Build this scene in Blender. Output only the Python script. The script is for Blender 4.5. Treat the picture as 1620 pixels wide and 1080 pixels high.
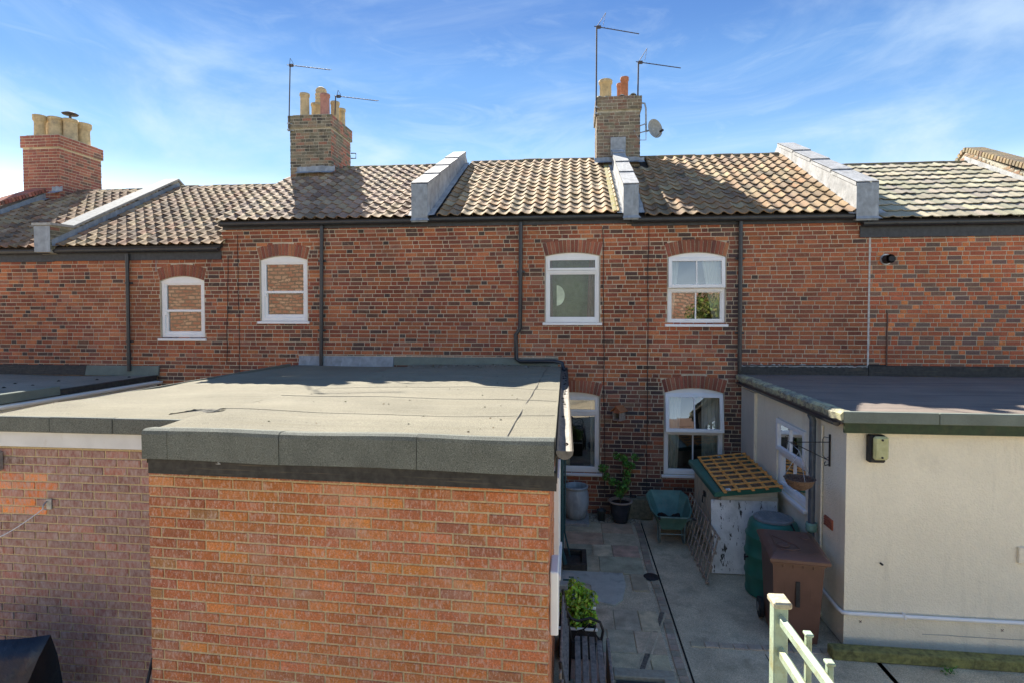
import bpy, math, random
from mathutils import Vector, Matrix, Euler
R=math.radians; PI=math.pi
random.seed(7)
sc=bpy.context.scene
for o in list(bpy.data.objects): bpy.data.objects.remove(o)

# ------------------------------------------------------------------ camera, sky, sun, exposure
CAMH=3.6; YAW=6.03; PIT=1.6; FPX=900.0
cd=bpy.data.cameras.new('camera'); cam=bpy.data.objects.new('camera',cd); sc.collection.objects.link(cam)
cam.location=(0,0,CAMH); cam.rotation_euler=(R(90-PIT),0,R(YAW))
cd.sensor_width=36; cd.lens=FPX/1620*36; cd.shift_y=-18/1620; cd.clip_start=.05; cd.clip_end=2000
sc.camera=cam
SUNV=Vector((-.55,1,.935)).normalized()          # towards the sun: behind the terrace, a little to the left
ELEV=math.asin(SUNV.z); AZ=math.atan2(SUNV.x,SUNV.y)
w=bpy.data.worlds.new('World'); sc.world=w; w.use_nodes=True
def world():
    nt=w.node_tree; n=nt.nodes; l=nt.links; n.clear()
    out=n.new('ShaderNodeOutputWorld'); bg=n.new('ShaderNodeBackground'); bg.inputs['Strength'].default_value=.15
    sky=n.new('ShaderNodeTexSky'); sky.sky_type='NISHITA'; sky.sun_disc=False
    sky.sun_elevation=ELEV; sky.sun_rotation=AZ; sky.air_density=1.0; sky.dust_density=0; sky.ozone_density=2.0
    tc=n.new('ShaderNodeTexCoord'); sp=n.new('ShaderNodeSeparateXYZ'); l.new(tc.outputs['Generated'],sp.inputs[0])
    # clear-air blue by height above the horizon, blended with the physical sky
    rp=n.new('ShaderNodeValToRGB'); cr=rp.color_ramp; cr.interpolation='EASE'
    for i,(p,c) in enumerate(SKYRAMP):
        e=cr.elements[i] if i<2 else cr.elements.new(p)
        e.position=p; e.color=(*[v/8 for v in c],1)
    l.new(sp.outputs['Z'],rp.inputs[0])
    sc8=n.new('ShaderNodeVectorMath'); sc8.operation='SCALE'; sc8.inputs['Scale'].default_value=8; l.new(rp.outputs[0],sc8.inputs[0])
    m0=n.new('ShaderNodeMix'); m0.data_type='RGBA'; m0.inputs[0].default_value=.88; l.new(sky.outputs[0],m0.inputs[6]); l.new(sc8.outputs[0],m0.inputs[7])
    # thin high cloud
    def cloud(scale,rot,ns,lo,hi,dist,rg=.52):
        mp=n.new('ShaderNodeMapping'); mp.inputs['Scale'].default_value=scale; mp.inputs['Rotation'].default_value=rot
        l.new(tc.outputs['Generated'],mp.inputs['Vector'])
        n1=n.new('ShaderNodeTexNoise'); n1.inputs['Scale'].default_value=ns; n1.inputs['Detail'].default_value=7; n1.inputs['Roughness'].default_value=rg; n1.inputs['Distortion'].default_value=dist
        l.new(mp.outputs[0],n1.inputs['Vector'])
        r1=n.new('ShaderNodeMapRange'); r1.inputs['From Min'].default_value=lo; r1.inputs['From Max'].default_value=hi; r1.interpolation_type='SMOOTHSTEP'
        l.new(n1.outputs['Fac'],r1.inputs['Value']); return r1.outputs[0]
    c1=cloud((1.1,1.1,3.0),(.25,.32,.4),1.7,.44,.76,.8,.6)
    c2=cloud((1.6,1.6,5.5),(-.2,.15,1.2),3.4,.46,.74,1.4,.62)
    mxm=n.new('ShaderNodeMath'); mxm.operation='MAXIMUM'; l.new(c1,mxm.inputs[0])
    h=n.new('ShaderNodeMath'); h.operation='MULTIPLY'; h.inputs[1].default_value=.32; l.new(c2,h.inputs[0]); l.new(h.outputs[0],mxm.inputs[1])
    r2=n.new('ShaderNodeMapRange'); r2.inputs['From Min'].default_value=.18; r2.inputs['From Max'].default_value=.50; r2.inputs['To Min'].default_value=.90; r2.inputs['To Max'].default_value=.34
    l.new(sp.outputs['Z'],r2.inputs['Value'])
    m=n.new('ShaderNodeMath'); m.operation='MULTIPLY'; l.new(mxm.outputs[0],m.inputs[0]); l.new(r2.outputs[0],m.inputs[1])
    mx=n.new('ShaderNodeMix'); mx.data_type='RGBA'; mx.inputs[7].default_value=CLOUD
    l.new(m.outputs[0],mx.inputs[0]); l.new(m0.outputs[2],mx.inputs[6])
    l.new(mx.outputs[2],bg.inputs['Color']); l.new(bg.outputs[0],out.inputs[0])
SKYRAMP=[(0,(5.6,5.2,4.6)),(1,(.16,.42,1.05)),(.12,(2.8,3.1,3.2)),(.24,(.48,.92,1.50)),(.35,(.18,.52,1.16)),(.47,(.045,.25,.84))]
CLOUD=(1.55,1.85,2.1,1)
world()
sd=bpy.data.lights.new('sun','SUN'); sd.energy=4.0; sd.angle=R(.5); sd.color=(1,.93,.82)
sun=bpy.data.objects.new('sun',sd); sc.collection.objects.link(sun); sun.rotation_euler=(-SUNV).to_track_quat('-Z','Y').to_euler()
sc.render.engine='CYCLES'
sc.view_settings.view_transform='Standard'; sc.view_settings.look='None'; sc.view_settings.gamma=1; sc.view_settings.exposure=1.88
sc.view_settings.use_curve_mapping=False
sc.render.resolution_x=1024; sc.render.resolution_y=682

# ------------------------------------------------------------------ surveying: a pixel of the photograph on a known plane
RM=cam.rotation_euler.to_matrix()
def ray(px,py): return RM@Vector(((px-810)/FPX,(522-py)/FPX,-1))
def onY(px,py,Y): d=ray(px,py); t=Y/d.y; return Vector((d.x*t,Y,CAMH+d.z*t))
def onX(px,py,X): d=ray(px,py); t=X/d.x; return Vector((X,d.y*t,CAMH+d.z*t))
def onZ(px,py,Z=0): d=ray(px,py); t=(Z-CAMH)/d.z; return Vector((d.x*t,d.y*t,Z))
def proj(p):
    q=RM.transposed()@(Vector(p)-Vector((0,0,CAMH)))
    if q.z>-.1: return None
    return 810+FPX*q.x/-q.z, 522-FPX*q.y/-q.z, -q.z

# ------------------------------------------------------------------ materials
def S(r,g,b):
    f=lambda c:(c/255/12.92 if c<=10 else ((c/255+.055)/1.055)**2.4); return (f(r),f(g),f(b),1)
MATS={}
def mat(name, col=(.5,.5,.5), rough=.8, metal=0, attr=False, n1=(0,1,1), n2=None, bump=None, spots=None, streak=None, spec=.4, obj=False, trans=0, coord='pos'):
    """n1=(scale,lo,hi) multiplies brightness; n2=(scale,colour,lo,hi) mixes a second colour; spots=(scale,colour,thr,width); bump=(scale,strength,dist)
       streak=(vector scale,colour,lo,hi)"""
    if name in MATS: return MATS[name]
    m=bpy.data.materials.new(name); m.use_nodes=True; nt=m.node_tree; n=nt.nodes; l=nt.links; n.clear()
    out=n.new('ShaderNodeOutputMaterial'); b=n.new('ShaderNodeBsdfPrincipled')
    b.inputs['Roughness'].default_value=rough; b.inputs['Metallic'].default_value=metal; b.inputs['Specular IOR Level'].default_value=spec
    if trans: b.inputs['Transmission Weight'].default_value=trans
    l.new(b.outputs[0],out.inputs[0])
    g=n.new('ShaderNodeNewGeometry'); pos=g.outputs['Position']
    if attr:
        a=n.new('ShaderNodeAttribute'); a.attribute_name='tint'; cur=a.outputs['Color']
    else:
        a=n.new('ShaderNodeRGB'); a.outputs[0].default_value=(*col[:3],1); cur=a.outputs[0]
    def noise(scale,detail=4,vec=None,rgh=.55):
        t=n.new('ShaderNodeTexNoise'); t.inputs['Scale'].default_value=scale; t.inputs['Detail'].default_value=detail; t.inputs['Roughness'].default_value=rgh
        l.new(vec or pos,t.inputs['Vector']); return t.outputs['Fac']
    def rng(s,a0,a1,b0=0,b1=1):
        t=n.new('ShaderNodeMapRange'); l.new(s,t.inputs['Value'])
        for k,v in (('From Min',a0),('From Max',a1),('To Min',b0),('To Max',b1)): t.inputs[k].default_value=v
        return t.outputs[0]
    def mixc(f,a_,b_,mode='MIX'):
        t=n.new('ShaderNodeMix'); t.data_type='RGBA'; t.blend_type=mode
        if isinstance(f,(int,float)): t.inputs[0].default_value=f
        else: l.new(f,t.inputs[0])
        l.new(a_,t.inputs[6])
        if isinstance(b_,tuple): t.inputs[7].default_value=(*b_[:3],1)
        else: l.new(b_,t.inputs[7])
        return t.outputs[2]
    def mapped(sv):
        t=n.new('ShaderNodeMapping'); t.inputs['Scale'].default_value=sv; l.new(pos,t.inputs['Vector']); return t.outputs[0]
    for nn in (n1 if isinstance(n1,list) else [n1]):
        if nn[0]:
            f=rng(noise(nn[0],5),.3,.7,nn[1],nn[2]); c=n.new('ShaderNodeCombineColor')
            for i in range(3): l.new(f,c.inputs[i])
            cur=mixc(1.0,cur,c.outputs[0],'MULTIPLY')
    for q in (n2 if isinstance(n2,list) else ([n2] if n2 else [])):
        cur=mixc(rng(noise(q[0],6,rgh=.65),q[2],q[3]),cur,q[1])
    for q in (streak if isinstance(streak,list) else ([streak] if streak else [])):
        cur=mixc(rng(noise(1,6,mapped(q[0]),.6),q[2],q[3]),cur,q[1])
    for q in (spots if isinstance(spots,list) else ([spots] if spots else [])):
        cur=mixc(rng(noise(q[0],3,rgh=.7),q[2],q[2]+q[3]),cur,q[1])
    l.new(cur,b.inputs['Base Color'])
    if bump:
        bp=n.new('ShaderNodeBump'); bp.inputs['Strength'].default_value=bump[1]; bp.inputs['Distance'].default_value=bump[2]
        l.new(noise(bump[0],5,rgh=.6),bp.inputs['Height']); l.new(bp.outputs[0],b.inputs['Normal'])
    MATS[name]=m; return m
M_brick=mat('old_brick',attr=True,rough=.92,n1=[(70,.7,1.25),(.9,.72,1.22)],n2=[(9,(.30,.20,.13),.60,.80),(1.4,(.09,.06,.05),.56,.95)],streak=((14,14,1.1),(.12,.08,.06),.60,.95),bump=(160,.5,.004))
M_mort=mat('lime_mortar',(.57,.485,.345),.95,n1=[(50,.75,1.2),(1.1,.8,1.1)],n2=(3,(.25,.2,.16),.55,.8),bump=(120,.6,.004))
M_brickF=mat('facing_brick',attr=True,rough=.88,n1=[(90,.7,1.22),(1.6,.78,1.16)],streak=((60,60,24),(.66,.50,.40),.50,.80),spots=(75,(.70,.58,.48),.61,.12),n2=[(2.3,(.62,.40,.28),.54,.95),(7,(.16,.09,.05),.62,.84)],bump=(140,.9,.008))
M_brickP=mat('plum_brick',attr=True,rough=.9,n1=[(90,.75,1.2),(2.0,.82,1.12)],streak=((40,40,18),(.50,.40,.35),.36,.76),spots=(60,(.46,.38,.35),.67,.09),bump=(140,.6,.005))
M_mortY=mat('sand_mortar',(.56,.44,.25),.95,n1=[(60,.75,1.2)],n2=(6,(.26,.2,.12),.55,.8),bump=(150,.8,.005))
M_chim=mat('weathered_chimney_brick',attr=True,rough=.95,n1=[(60,.65,1.3)],n2=[(6,(.24,.225,.16),.44,.70),(13,(.07,.065,.05),.6,.74)],bump=(120,.7,.006))
M_mortC=mat('weathered_mortar',(.46,.43,.34),.95,n1=[(40,.6,1.2)],n2=(5,(.22,.21,.14),.5,.7),bump=(120,.7,.005))
M_tile=mat('clay_pantile',attr=True,rough=.9,n1=[(45,.75,1.2),(.9,.72,1.2)],n2=[(14,(.16,.125,.085),.60,.78),(2.2,(.30,.24,.16),.56,.78),(5.5,(.55,.48,.22),.68,.80)],spots=(60,(.55,.5,.36),.68,.04),bump=(140,.5,.004))
M_tileC=mat('concrete_pantile',attr=True,rough=.9,n1=[(60,.8,1.2)],n2=[(9,(.19,.17,.12),.6,.78)],bump=(160,.5,.003))
M_felt0=mat('roof_underlay',(.05,.045,.04),.95)
M_ridge=mat('mossy_ridge_tile',(.15,.125,.09),.95,n1=[(30,.6,1.4)],n2=[(9,(.22,.20,.07),.5,.65)],bump=(80,.8,.01))
M_lead=mat('lead',(.36,.365,.36),.85,0,n1=[(6,.75,1.2),(40,.9,1.1)],streak=[((25,2,2),(.50,.51,.50),.5,.75),((9,9,3),(.22,.22,.20),.55,.75)],bump=(9,.35,.02))
M_leadB=mat('grey_flashing',(.25,.28,.30),.55,.1,n1=[(8,.75,1.25)],streak=((9,9,3),(.40,.45,.50),.52,.8),bump=(12,.3,.015))
M_blk=mat('black_gutter_plastic',(.022,.026,.03),.35,n1=(12,.8,1.3),spec=.5)
M_blkwood=mat('black_painted_board',(.035,.033,.028),.7,n1=(20,.6,1.5),streak=((3,3,60),(.13,.10,.06),.55,.8),spots=(14,(.6,.6,.56),.76,.02),bump=(60,.4,.004))
M_dkboard=mat('dark_eaves_board',(.045,.05,.055),.6,n1=(15,.7,1.3))
M_grnboard=mat('dark_green_board',(.02,.04,.012),.6,n1=(20,.7,1.4),n2=(5,(.06,.05,.02),.5,.8))
M_white=mat('white_upvc',(.84,.83,.79),.35,n1=(5,.94,1.03),spec=.5)
M_whitep=mat('white_painted_board',(.70,.70,.66),.6,n1=(4,.88,1.05),n2=(7,(.5,.42,.3),.62,.85))
M_felt=mat('mineral_felt_top',(.205,.188,.132),.95,n1=[(240,.35,1.65),(110,.7,1.3),(1.6,.82,1.12)],streak=[((.5,14,1),(.20,.18,.12),.48,.74),((1.2,38,1),(.245,.228,.17),.5,.8)],n2=(4,(.24,.20,.12),.64,.8),bump=(350,1,.006))
M_felt2=mat('mineral_felt_brown',(.21,.17,.14),.95,n1=[(420,.65,1.35),(1.6,.85,1.1)],streak=((.5,12,1),(.12,.105,.095),.48,.7),spots=(11,(.62,.6,.55),.80,.02),bump=(350,1,.005))
M_feltE=mat('green_mineral_felt',(.155,.162,.132),.95,n1=[(300,.42,1.7),(150,.7,1.3),(4,.85,1.15)],bump=(300,1.0,.006))
M_feltG=mat('green_grey_felt',(.17,.195,.16),.95,n1=[(340,.65,1.35),(4,.85,1.15)],bump=(300,1,.005))
M_cream=mat('cream_textured_render',(.88,.80,.61),.95,n1=[(1.5,.93,1.04),(30,.97,1.03)],n2=(2.3,(.66,.60,.46),.62,.95),streak=((6,6,.7),(.66,.60,.45),.58,.95),bump=(55,1.0,.014))
M_cem=mat('cement',(.34,.33,.29),.95,n1=[(9,.75,1.2),(90,.85,1.15)],bump=(70,.6,.006))
M_conc=mat('patio_concrete',(.60,.50,.33),.95,n1=[(120,.55,1.4),(2.4,.75,1.2)],n2=[(3.1,(.30,.255,.165),.52,.76),(1.5,(.58,.52,.38),.58,.8)],spots=(60,(.6,.55,.44),.66,.04),bump=(120,1,.008))
M_slab=mat('worn_paving',attr=True,rough=.92,n1=[(130,.7,1.3),(5,.7,1.2)],n2=[(4,(.27,.235,.155),.5,.78),(2.6,(.36,.32,.22),.5,.8)],bump=(110,.8,.006))
M_cream2=mat('cream_plastic',(.58,.52,.39),.5,n1=(6,.85,1.1),bump=(30,.1,.004))
M_dkgreen=mat('green_plastic',(.018,.14,.10),.42,n1=(7,.8,1.2),n2=(9,(.04,.12,.09),.6,.9),spec=.5)
M_greylid=mat('grey_plastic_lid',(.19,.20,.195),.55,n1=(14,.8,1.2))
M_brown=mat('brown_bin_plastic',(.125,.062,.042),.45,n1=[(6,.85,1.15)],n2=(12,(.30,.18,.13),.66,.9),spec=.5,bump=(200,.15,.002))
M_rub=mat('black_rubber',(.02,.02,.02),.7,n1=(30,.7,1.5))
M_orange=mat('orange_treated_wood',(.88,.40,.10),.7,n1=[(25,.7,1.2)],streak=((40,6,40),(.30,.14,.04),.55,.8),bump=(90,.4,.003))
M_grey_w=mat('grey_weathered_wood',(.40,.33,.26),.85,n1=[(40,.6,1.3)],streak=((60,8,60),(.12,.10,.08),.5,.75),bump=(90,.5,.003))
M_bench=mat('bench_wood',(.21,.19,.165),.85,n1=[(25,.55,1.5)],streak=((70,4,70),(.22,.19,.16),.48,.75),bump=(80,.9,.006))
M_peel=mat('peeling_white_board',(.74,.73,.70),.7,n1=(6,.85,1.08),n2=[(5.5,(.50,.50,.47),.5,.7)],streak=[((15,15,5),(.05,.045,.035),.60,.63),((40,40,16),(.06,.05,.04),.64,.66)],bump=(30,.5,.006))
M_green_r=mat('pale_green_paint',(.37,.46,.33),.6,n1=[(12,.8,1.12)],n2=[(7,(.30,.28,.12),.52,.70),(3,(.16,.34,.30),.6,.8)],streak=((14,14,30),(.26,.16,.09),.66,.71),bump=(60,.5,.004))
M_moss=mat('mossy_timber',(.20,.195,.07),.95,n1=[(20,.55,1.35)],n2=[(5,(.30,.30,.09),.45,.75),(9,(.08,.08,.03),.58,.76)],bump=(60,1,.012))
M_mosscem=mat('lichened_edge',(.26,.25,.19),.95,n1=[(40,.5,1.4)],n2=[(6,(.50,.48,.27),.45,.62),(15,(.05,.05,.04),.56,.7)],bump=(50,1,.015))
M_leaf=mat('leaf',attr=True,rough=.5,n1=(20,.8,1.2),spec=.4)
M_stem=mat('stem_bark',(.12,.09,.05),.9,n1=(40,.7,1.3))
M_glaze=mat('grey_glazed_pot',(.36,.40,.40),.35,n1=[(7,.75,1.2)],streak=((22,22,3),(.50,.53,.50),.5,.8),bump=(20,.3,.006))
M_potd=mat('dark_blue_glaze',(.035,.04,.055),.25,n1=(8,.7,1.4),spec=.6)
M_rim=mat('pot_rim_clay',(.35,.27,.21),.7,n1=(20,.8,1.2))
M_soil=mat('dark_soil',(.016,.012,.009),1,n1=(40,.5,2),bump=(40,1,.03))
M_barrow=mat('wheelbarrow_green_paint',(.10,.21,.165),.5,n1=(6,.75,1.2),n2=[(9,(.17,.23,.17),.55,.75)],bump=(30,.15,.004))
M_galv=mat('galvanised_steel',(.38,.40,.40),.45,.6,n1=(20,.7,1.2))
M_alu=mat('aerial_metal',(.07,.06,.058),.7,0,n1=(20,.6,1.3))
M_dish=mat('satellite_dish_paint',(.27,.28,.26),.5,n1=(20,.7,1.2),n2=(10,(.12,.12,.1),.6,.75))
M_terra=mat('terracotta',(.42,.17,.09),.85,n1=[(14,.7,1.2)],n2=(9,(.2,.13,.09),.58,.8),bump=(60,.4,.004))
M_buff=mat('buff_clay',(.52,.40,.22),.85,n1=[(10,.75,1.15)],n2=[(6,(.24,.2,.13),.52,.76)],bump=(60,.4,.004))
M_iron=mat('black_iron',(.02,.02,.022),.45,.3,n1=(30,.7,1.4))
M_slate=mat('slate_blue_pipe',(.07,.09,.115),.4,n1=(14,.75,1.3),spots=(60,(.5,.5,.48),.72,.02))
M_bbq=mat('navy_cover_fabric',(.008,.014,.026),.42,n1=(14,.7,1.3),bump=(14,.4,.02))
M_tealhose=mat('teal_hose',(.02,.07,.08),.5)
M_lens=mat('yellowed_lamp_lens',(.42,.42,.20),.3,n1=(9,.8,1.2),n2=(6,(.55,.55,.33),.5,.75))
M_wick=mat('woven_wicker',(.14,.09,.06),.9,n1=(60,.5,1.6),bump=(90,1,.01))
M_compost=mat('dry_compost',(.16,.08,.05),1,n1=(60,.5,1.6),bump=(60,1,.02))
M_curt=mat('net_curtain',(.62,.60,.54),.9,n1=(6,.9,1.08))
M_curtb=mat('brown_curtain',(.30,.20,.13),.9,n1=(6,.8,1.1))
M_curtg=mat('green_frosted_blind',(.20,.27,.11),.9,n1=[(9,.7,1.2),(60,.8,1.2)],n2=(5,(.26,.30,.14),.5,.8))
M_room=mat('room_wall',(.10,.085,.07),.9,n1=(2,.7,1.2))
M_plaster=mat('plain_back_wall',(.22,.12,.08),.95,n1=(8,.8,1.2))
M_gravel=mat('gravel_stone',attr=True,rough=.9)
M_bounceground=mat('pale_bounce_ground',(.42,.37,.27),1,n1=[(.8,.7,1.3),(12,.7,1.3)],n2=(.5,(.15,.13,.08),.5,.7),bump=(20,1,.03))  # pale tone set so the ground bounces sunlight back onto the shaded walls
M_reddoor=mat('vent_clay',(.34,.11,.06),.85,n1=(40,.7,1.3))
M_stone=mat('stone_block',(.20,.19,.13),.95,n1=(20,.6,1.3),n2=(6,(.12,.13,.06),.5,.7),bump=(50,1,.01))
def glassmat(nm='window_glass',ro=.015,bs=.07,base=.13):
    m=bpy.data.materials.new(nm); m.use_nodes=True; n=m.node_tree.nodes; l=m.node_tree.links; n.clear()
    o=n.new('ShaderNodeOutputMaterial'); mx=n.new('ShaderNodeMixShader'); t=n.new('ShaderNodeBsdfTransparent'); g=n.new('ShaderNodeBsdfGlossy')
    t.inputs[0].default_value=(.80,.86,.84,1); g.inputs['Roughness'].default_value=ro; g.inputs['Color'].default_value=(.95,.97,1,1)
    lw=n.new('ShaderNodeFresnel'); lw.inputs['IOR'].default_value=1.55
    ad=n.new('ShaderNodeMath'); ad.operation='MULTIPLY_ADD'; ad.inputs[1].default_value=1.6; ad.inputs[2].default_value=base; ad.use_clamp=True
    l.new(lw.outputs[0],ad.inputs[0]); l.new(ad.outputs[0],mx.inputs[0]); l.new(t.outputs[0],mx.inputs[1]); l.new(g.outputs[0],mx.inputs[2])
    ns=n.new('ShaderNodeTexNoise'); ns.inputs['Scale'].default_value=1.6; ns.inputs['Detail'].default_value=1; gg=n.new('ShaderNodeNewGeometry'); l.new(gg.outputs['Position'],ns.inputs['Vector'])
    bp=n.new('ShaderNodeBump'); bp.inputs['Strength'].default_value=bs; bp.inputs['Distance'].default_value=.02; l.new(ns.outputs[0],bp.inputs['Height']); l.new(bp.outputs[0],g.inputs['Normal'])
    l.new(mx.outputs[0],o.inputs[0]); return m
M_glass=glassmat(); M_frost=glassmat('frosted_glass',.3,.2,.02)

# ------------------------------------------------------------------ mesh builder and object helpers
ROOT=sc.collection
BASE={}
class MB:
    def __init__(s): s.v=[]; s.f=[]; s.c=[]; s.sm=[]
    def add(s,vs,fs,c=None,smooth=False):
        k=len(s.v); s.v+= [tuple(p) for p in vs]; s.f+=[tuple(i+k for i in f) for f in fs]
        s.c+=[c or (.5,.5,.5)]*len(vs); s.sm+=[smooth]*len(fs); return s
    def box(s,x0,x1,y0,y1,z0,z1,c=None,T=None):
        vs=[(x,y,z) for x in (x0,x1) for y in (y0,y1) for z in (z0,z1)]
        if T: vs=[T(*p) for p in vs]
        return s.add(vs,[(0,1,3,2),(4,6,7,5),(0,4,5,1),(2,3,7,6),(0,2,6,4),(1,5,7,3)],c)
    def bbox(s,x0,x1,y0,y1,z0,z1,b=.004,c=None,T=None):
        # box with chamfered edges
        vs=[];idx={}
        X=(x0,x1);Y=(y0,y1);Z=(z0,z1);sg=(1,-1)
        for i in (0,1):
            for j in (0,1):
                for k in (0,1):
                    for a in range(3):
                        p=[X[i]+sg[i]*b,Y[j]+sg[j]*b,Z[k]+sg[k]*b]; p[a]=(X,Y,Z)[a][(i,j,k)[a]]
                        idx[(i,j,k,a)]=len(vs); vs.append(tuple(p))
        g=lambda i,j,k,a:idx[(i,j,k,a)]
        f=[]
        for s_ in (0,1):
            f.append((g(s_,0,0,0),g(s_,0,1,0),g(s_,1,1,0),g(s_,1,0,0)))
            f.append((g(0,s_,0,1),g(1,s_,0,1),g(1,s_,1,1),g(0,s_,1,1)))
            f.append((g(0,0,s_,2),g(0,1,s_,2),g(1,1,s_,2),g(1,0,s_,2)))
            for t in (0,1):
                f.append((g(s_,t,0,0),g(s_,t,1,0),g(s_,t,1,1),g(s_,t,0,1)))
                f.append((g(s_,0,t,0),g(s_,1,t,0),g(s_,1,t,2),g(s_,0,t,2)))
                f.append((g(0,s_,t,1),g(1,s_,t,1),g(1,s_,t,2),g(0,s_,t,2)))
                for r in (0,1): f.append((g(s_,t,r,0),g(s_,t,r,1),g(s_,t,r,2)))
        if T: vs=[T(*p) for p in vs]
        return s.add(vs,f,c)
    def prism(s,poly,d,c=None,T=None):
        """poly: list of 3D points, d: extrusion vector"""
        d=Vector(d); n=len(poly); a=[Vector(p) for p in poly]; vs=a+[p+d for p in a]
        if T: vs=[T(*p) for p in vs]
        return s.add(vs,[tuple(range(n))[::-1],tuple(range(n,2*n))]+[(i,(i+1)%n,(i+1)%n+n,i+n) for i in range(n)],c)
    def tube(s,pts,r,n=8,c=None,caps=True,smooth=True):
        pts=[Vector(p) for p in pts]; rs=r if isinstance(r,(list,tuple)) else [r]*len(pts)
        vs=[];fs=[]; up=None
        for i,p in enumerate(pts):
            t=(pts[min(i+1,len(pts)-1)]-pts[max(i-1,0)]).normalized()
            if up is None:
                up=Vector((0,0,1)) if abs(t.z)<.9 else Vector((1,0,0))
            u=(up-t*up.dot(t)).normalized(); v=t.cross(u); up=u
            for k in range(n):
                a=2*PI*k/n; vs.append(p+(u*math.cos(a)+v*math.sin(a))*rs[i])
        for i in range(len(pts)-1):
            for k in range(n): fs.append((i*n+k,i*n+(k+1)%n,(i+1)*n+(k+1)%n,(i+1)*n+k))
        s.add(vs,fs,c,smooth)
        if caps:
            s.add(vs[:n],[tuple(range(n))[::-1]],c); s.add(vs[-n:],[tuple(range(n))],c)
        return s
    def lathe(s,prof,cx=0,cy=0,cz=0,n=28,c=None,smooth=True,sx=1,sy=1):
        vs=[];fs=[]
        for r,z in prof:
            for k in range(n): a=2*PI*k/n; vs.append((cx+r*sx*math.cos(a),cy+r*sy*math.sin(a),cz+z))
        for i in range(len(prof)-1):
            for k in range(n): fs.append((i*n+k,i*n+(k+1)%n,(i+1)*n+(k+1)%n,(i+1)*n+k))
        s.add(vs,fs,c,smooth); return s
    def disc(s,cx,cy,z,r,n=28,c=None):
        return s.add([(cx+r*math.cos(2*PI*k/n),cy+r*math.sin(2*PI*k/n),z) for k in range(n)],[tuple(range(n))],c)
    def mesh(s,name,base=(0,0,0)):
        me=bpy.data.meshes.new(name); b=Vector(base)
        me.from_pydata([(p[0]-b.x,p[1]-b.y,p[2]-b.z) for p in s.v],[],s.f)
        a=me.attributes.new('tint','FLOAT_COLOR','POINT')
        fl=[]
        for c in s.c: fl+=[c[0],c[1],c[2],1]
        a.data.foreach_set('color',fl)
        me.polygons.foreach_set('use_smooth',s.sm)
        me.update(); return me
    def build(s,name,m,parent=None,label=None,cat=None,group=None,kind=None,base=None):
        if parent is not None: b=BASE[parent]
        else: b=Vector(base) if base is not None else Vector((0,0,0))
        me=s.mesh(name,b); me.materials.append(m)
        o=bpy.data.objects.new(name,me); ROOT.objects.link(o)
        if parent is not None: o.parent=parent
        else: o.location=b
        BASE[o]=b
        tag(o,label,cat,group,kind); return o
def tag(o,label=None,cat=None,group=None,kind=None):
    if label: o['label']=label
    if cat: o['category']=cat
    if group: o['group']=group
    if kind: o['kind']=kind
    return o
def thing(name,loc,label,cat,group=None,rot=0,local=False):
    o=bpy.data.objects.new(name,None); ROOT.objects.link(o); o.location=loc; o.rotation_euler=(0,0,rot); o.empty_display_size=.1
    BASE[o]=Vector((0,0,0)) if local or rot else Vector(loc)
    tag(o,label,cat,group); return o
def inst(me,name,parent,loc,rot=None,scale=None):
    o=bpy.data.objects.new(name,me); ROOT.objects.link(o); o.parent=parent
    o.location=Vector(loc)-BASE[parent]
    if rot is not None: o.rotation_euler=rot
    if scale is not None: o.scale=scale
    return o
def copy_tree(o,parent=None):
    c=o.copy(); ROOT.objects.link(c); c.parent=parent if parent else o.parent
    BASE[c]=BASE[o]
    for ch in list(o.children): copy_tree(ch,c)
    return c

# ------------------------------------------------------------------ bricks
PAL_OLD=[((0.319,0.098,0.046),6),((0.381,0.124,0.055),6),((0.269,0.085,0.046),5),((0.207,0.078,0.050),4),((0.459,0.164,0.067),2.4),((0.151,0.072,0.050),2),((0.112,0.066,0.048),.7),((0.347,0.143,0.085),2.5)]
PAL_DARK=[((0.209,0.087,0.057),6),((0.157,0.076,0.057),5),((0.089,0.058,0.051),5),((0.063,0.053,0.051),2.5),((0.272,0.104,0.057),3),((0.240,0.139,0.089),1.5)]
PAL_FLEM_S=[((.47,.14,.06),4),((.41,.12,.058),3.5),((.19,.12,.09),4),((.23,.125,.085),3),((.52,.18,.07),2.4)]
PAL_FLEM_H=[((0.540,0.151,0.055),6),((0.605,0.200,0.070),3),((0.475,0.130,0.055),4)]
PAL_ORANGE=[((0.606,0.210,0.074),6),((0.571,0.193,0.069),6),((0.524,0.187,0.078),5),((0.675,0.244,0.069),2.4),((0.455,0.176,0.086),1.6),((0.629,0.227,0.090),4)]
PAL_PLUM=[((0.320,0.157,0.119),6),((0.280,0.137,0.106),5),((0.368,0.172,0.130),4),((0.241,0.128,0.098),2),((0.401,0.160,0.110),1.5)]
PAL_CHC=[((0.192,0.164,0.113),5),((0.132,0.120,0.086),4),((0.084,0.076,0.060),3),((0.264,0.202,0.132),2),((0.288,0.139,0.092),1.2)]
PAL_CHR=[((.37,.13,.085),5),((.42,.17,.11),4),((.30,.11,.08),4),((.22,.12,.09),1.5)]
def pick(pal,rng):
    t=rng.random()*sum(w for _,w in pal)
    for c,w in pal:
        t-=w
        if t<=0: return c
    return pal[-1][0]
def jit(c,rng,a=.12):
    k=1+rng.uniform(-a,a); return (c[0]*k,c[1]*k*(1+rng.uniform(-.06,.06)),c[2]*k*(1+rng.uniform(-.06,.06)))
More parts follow.
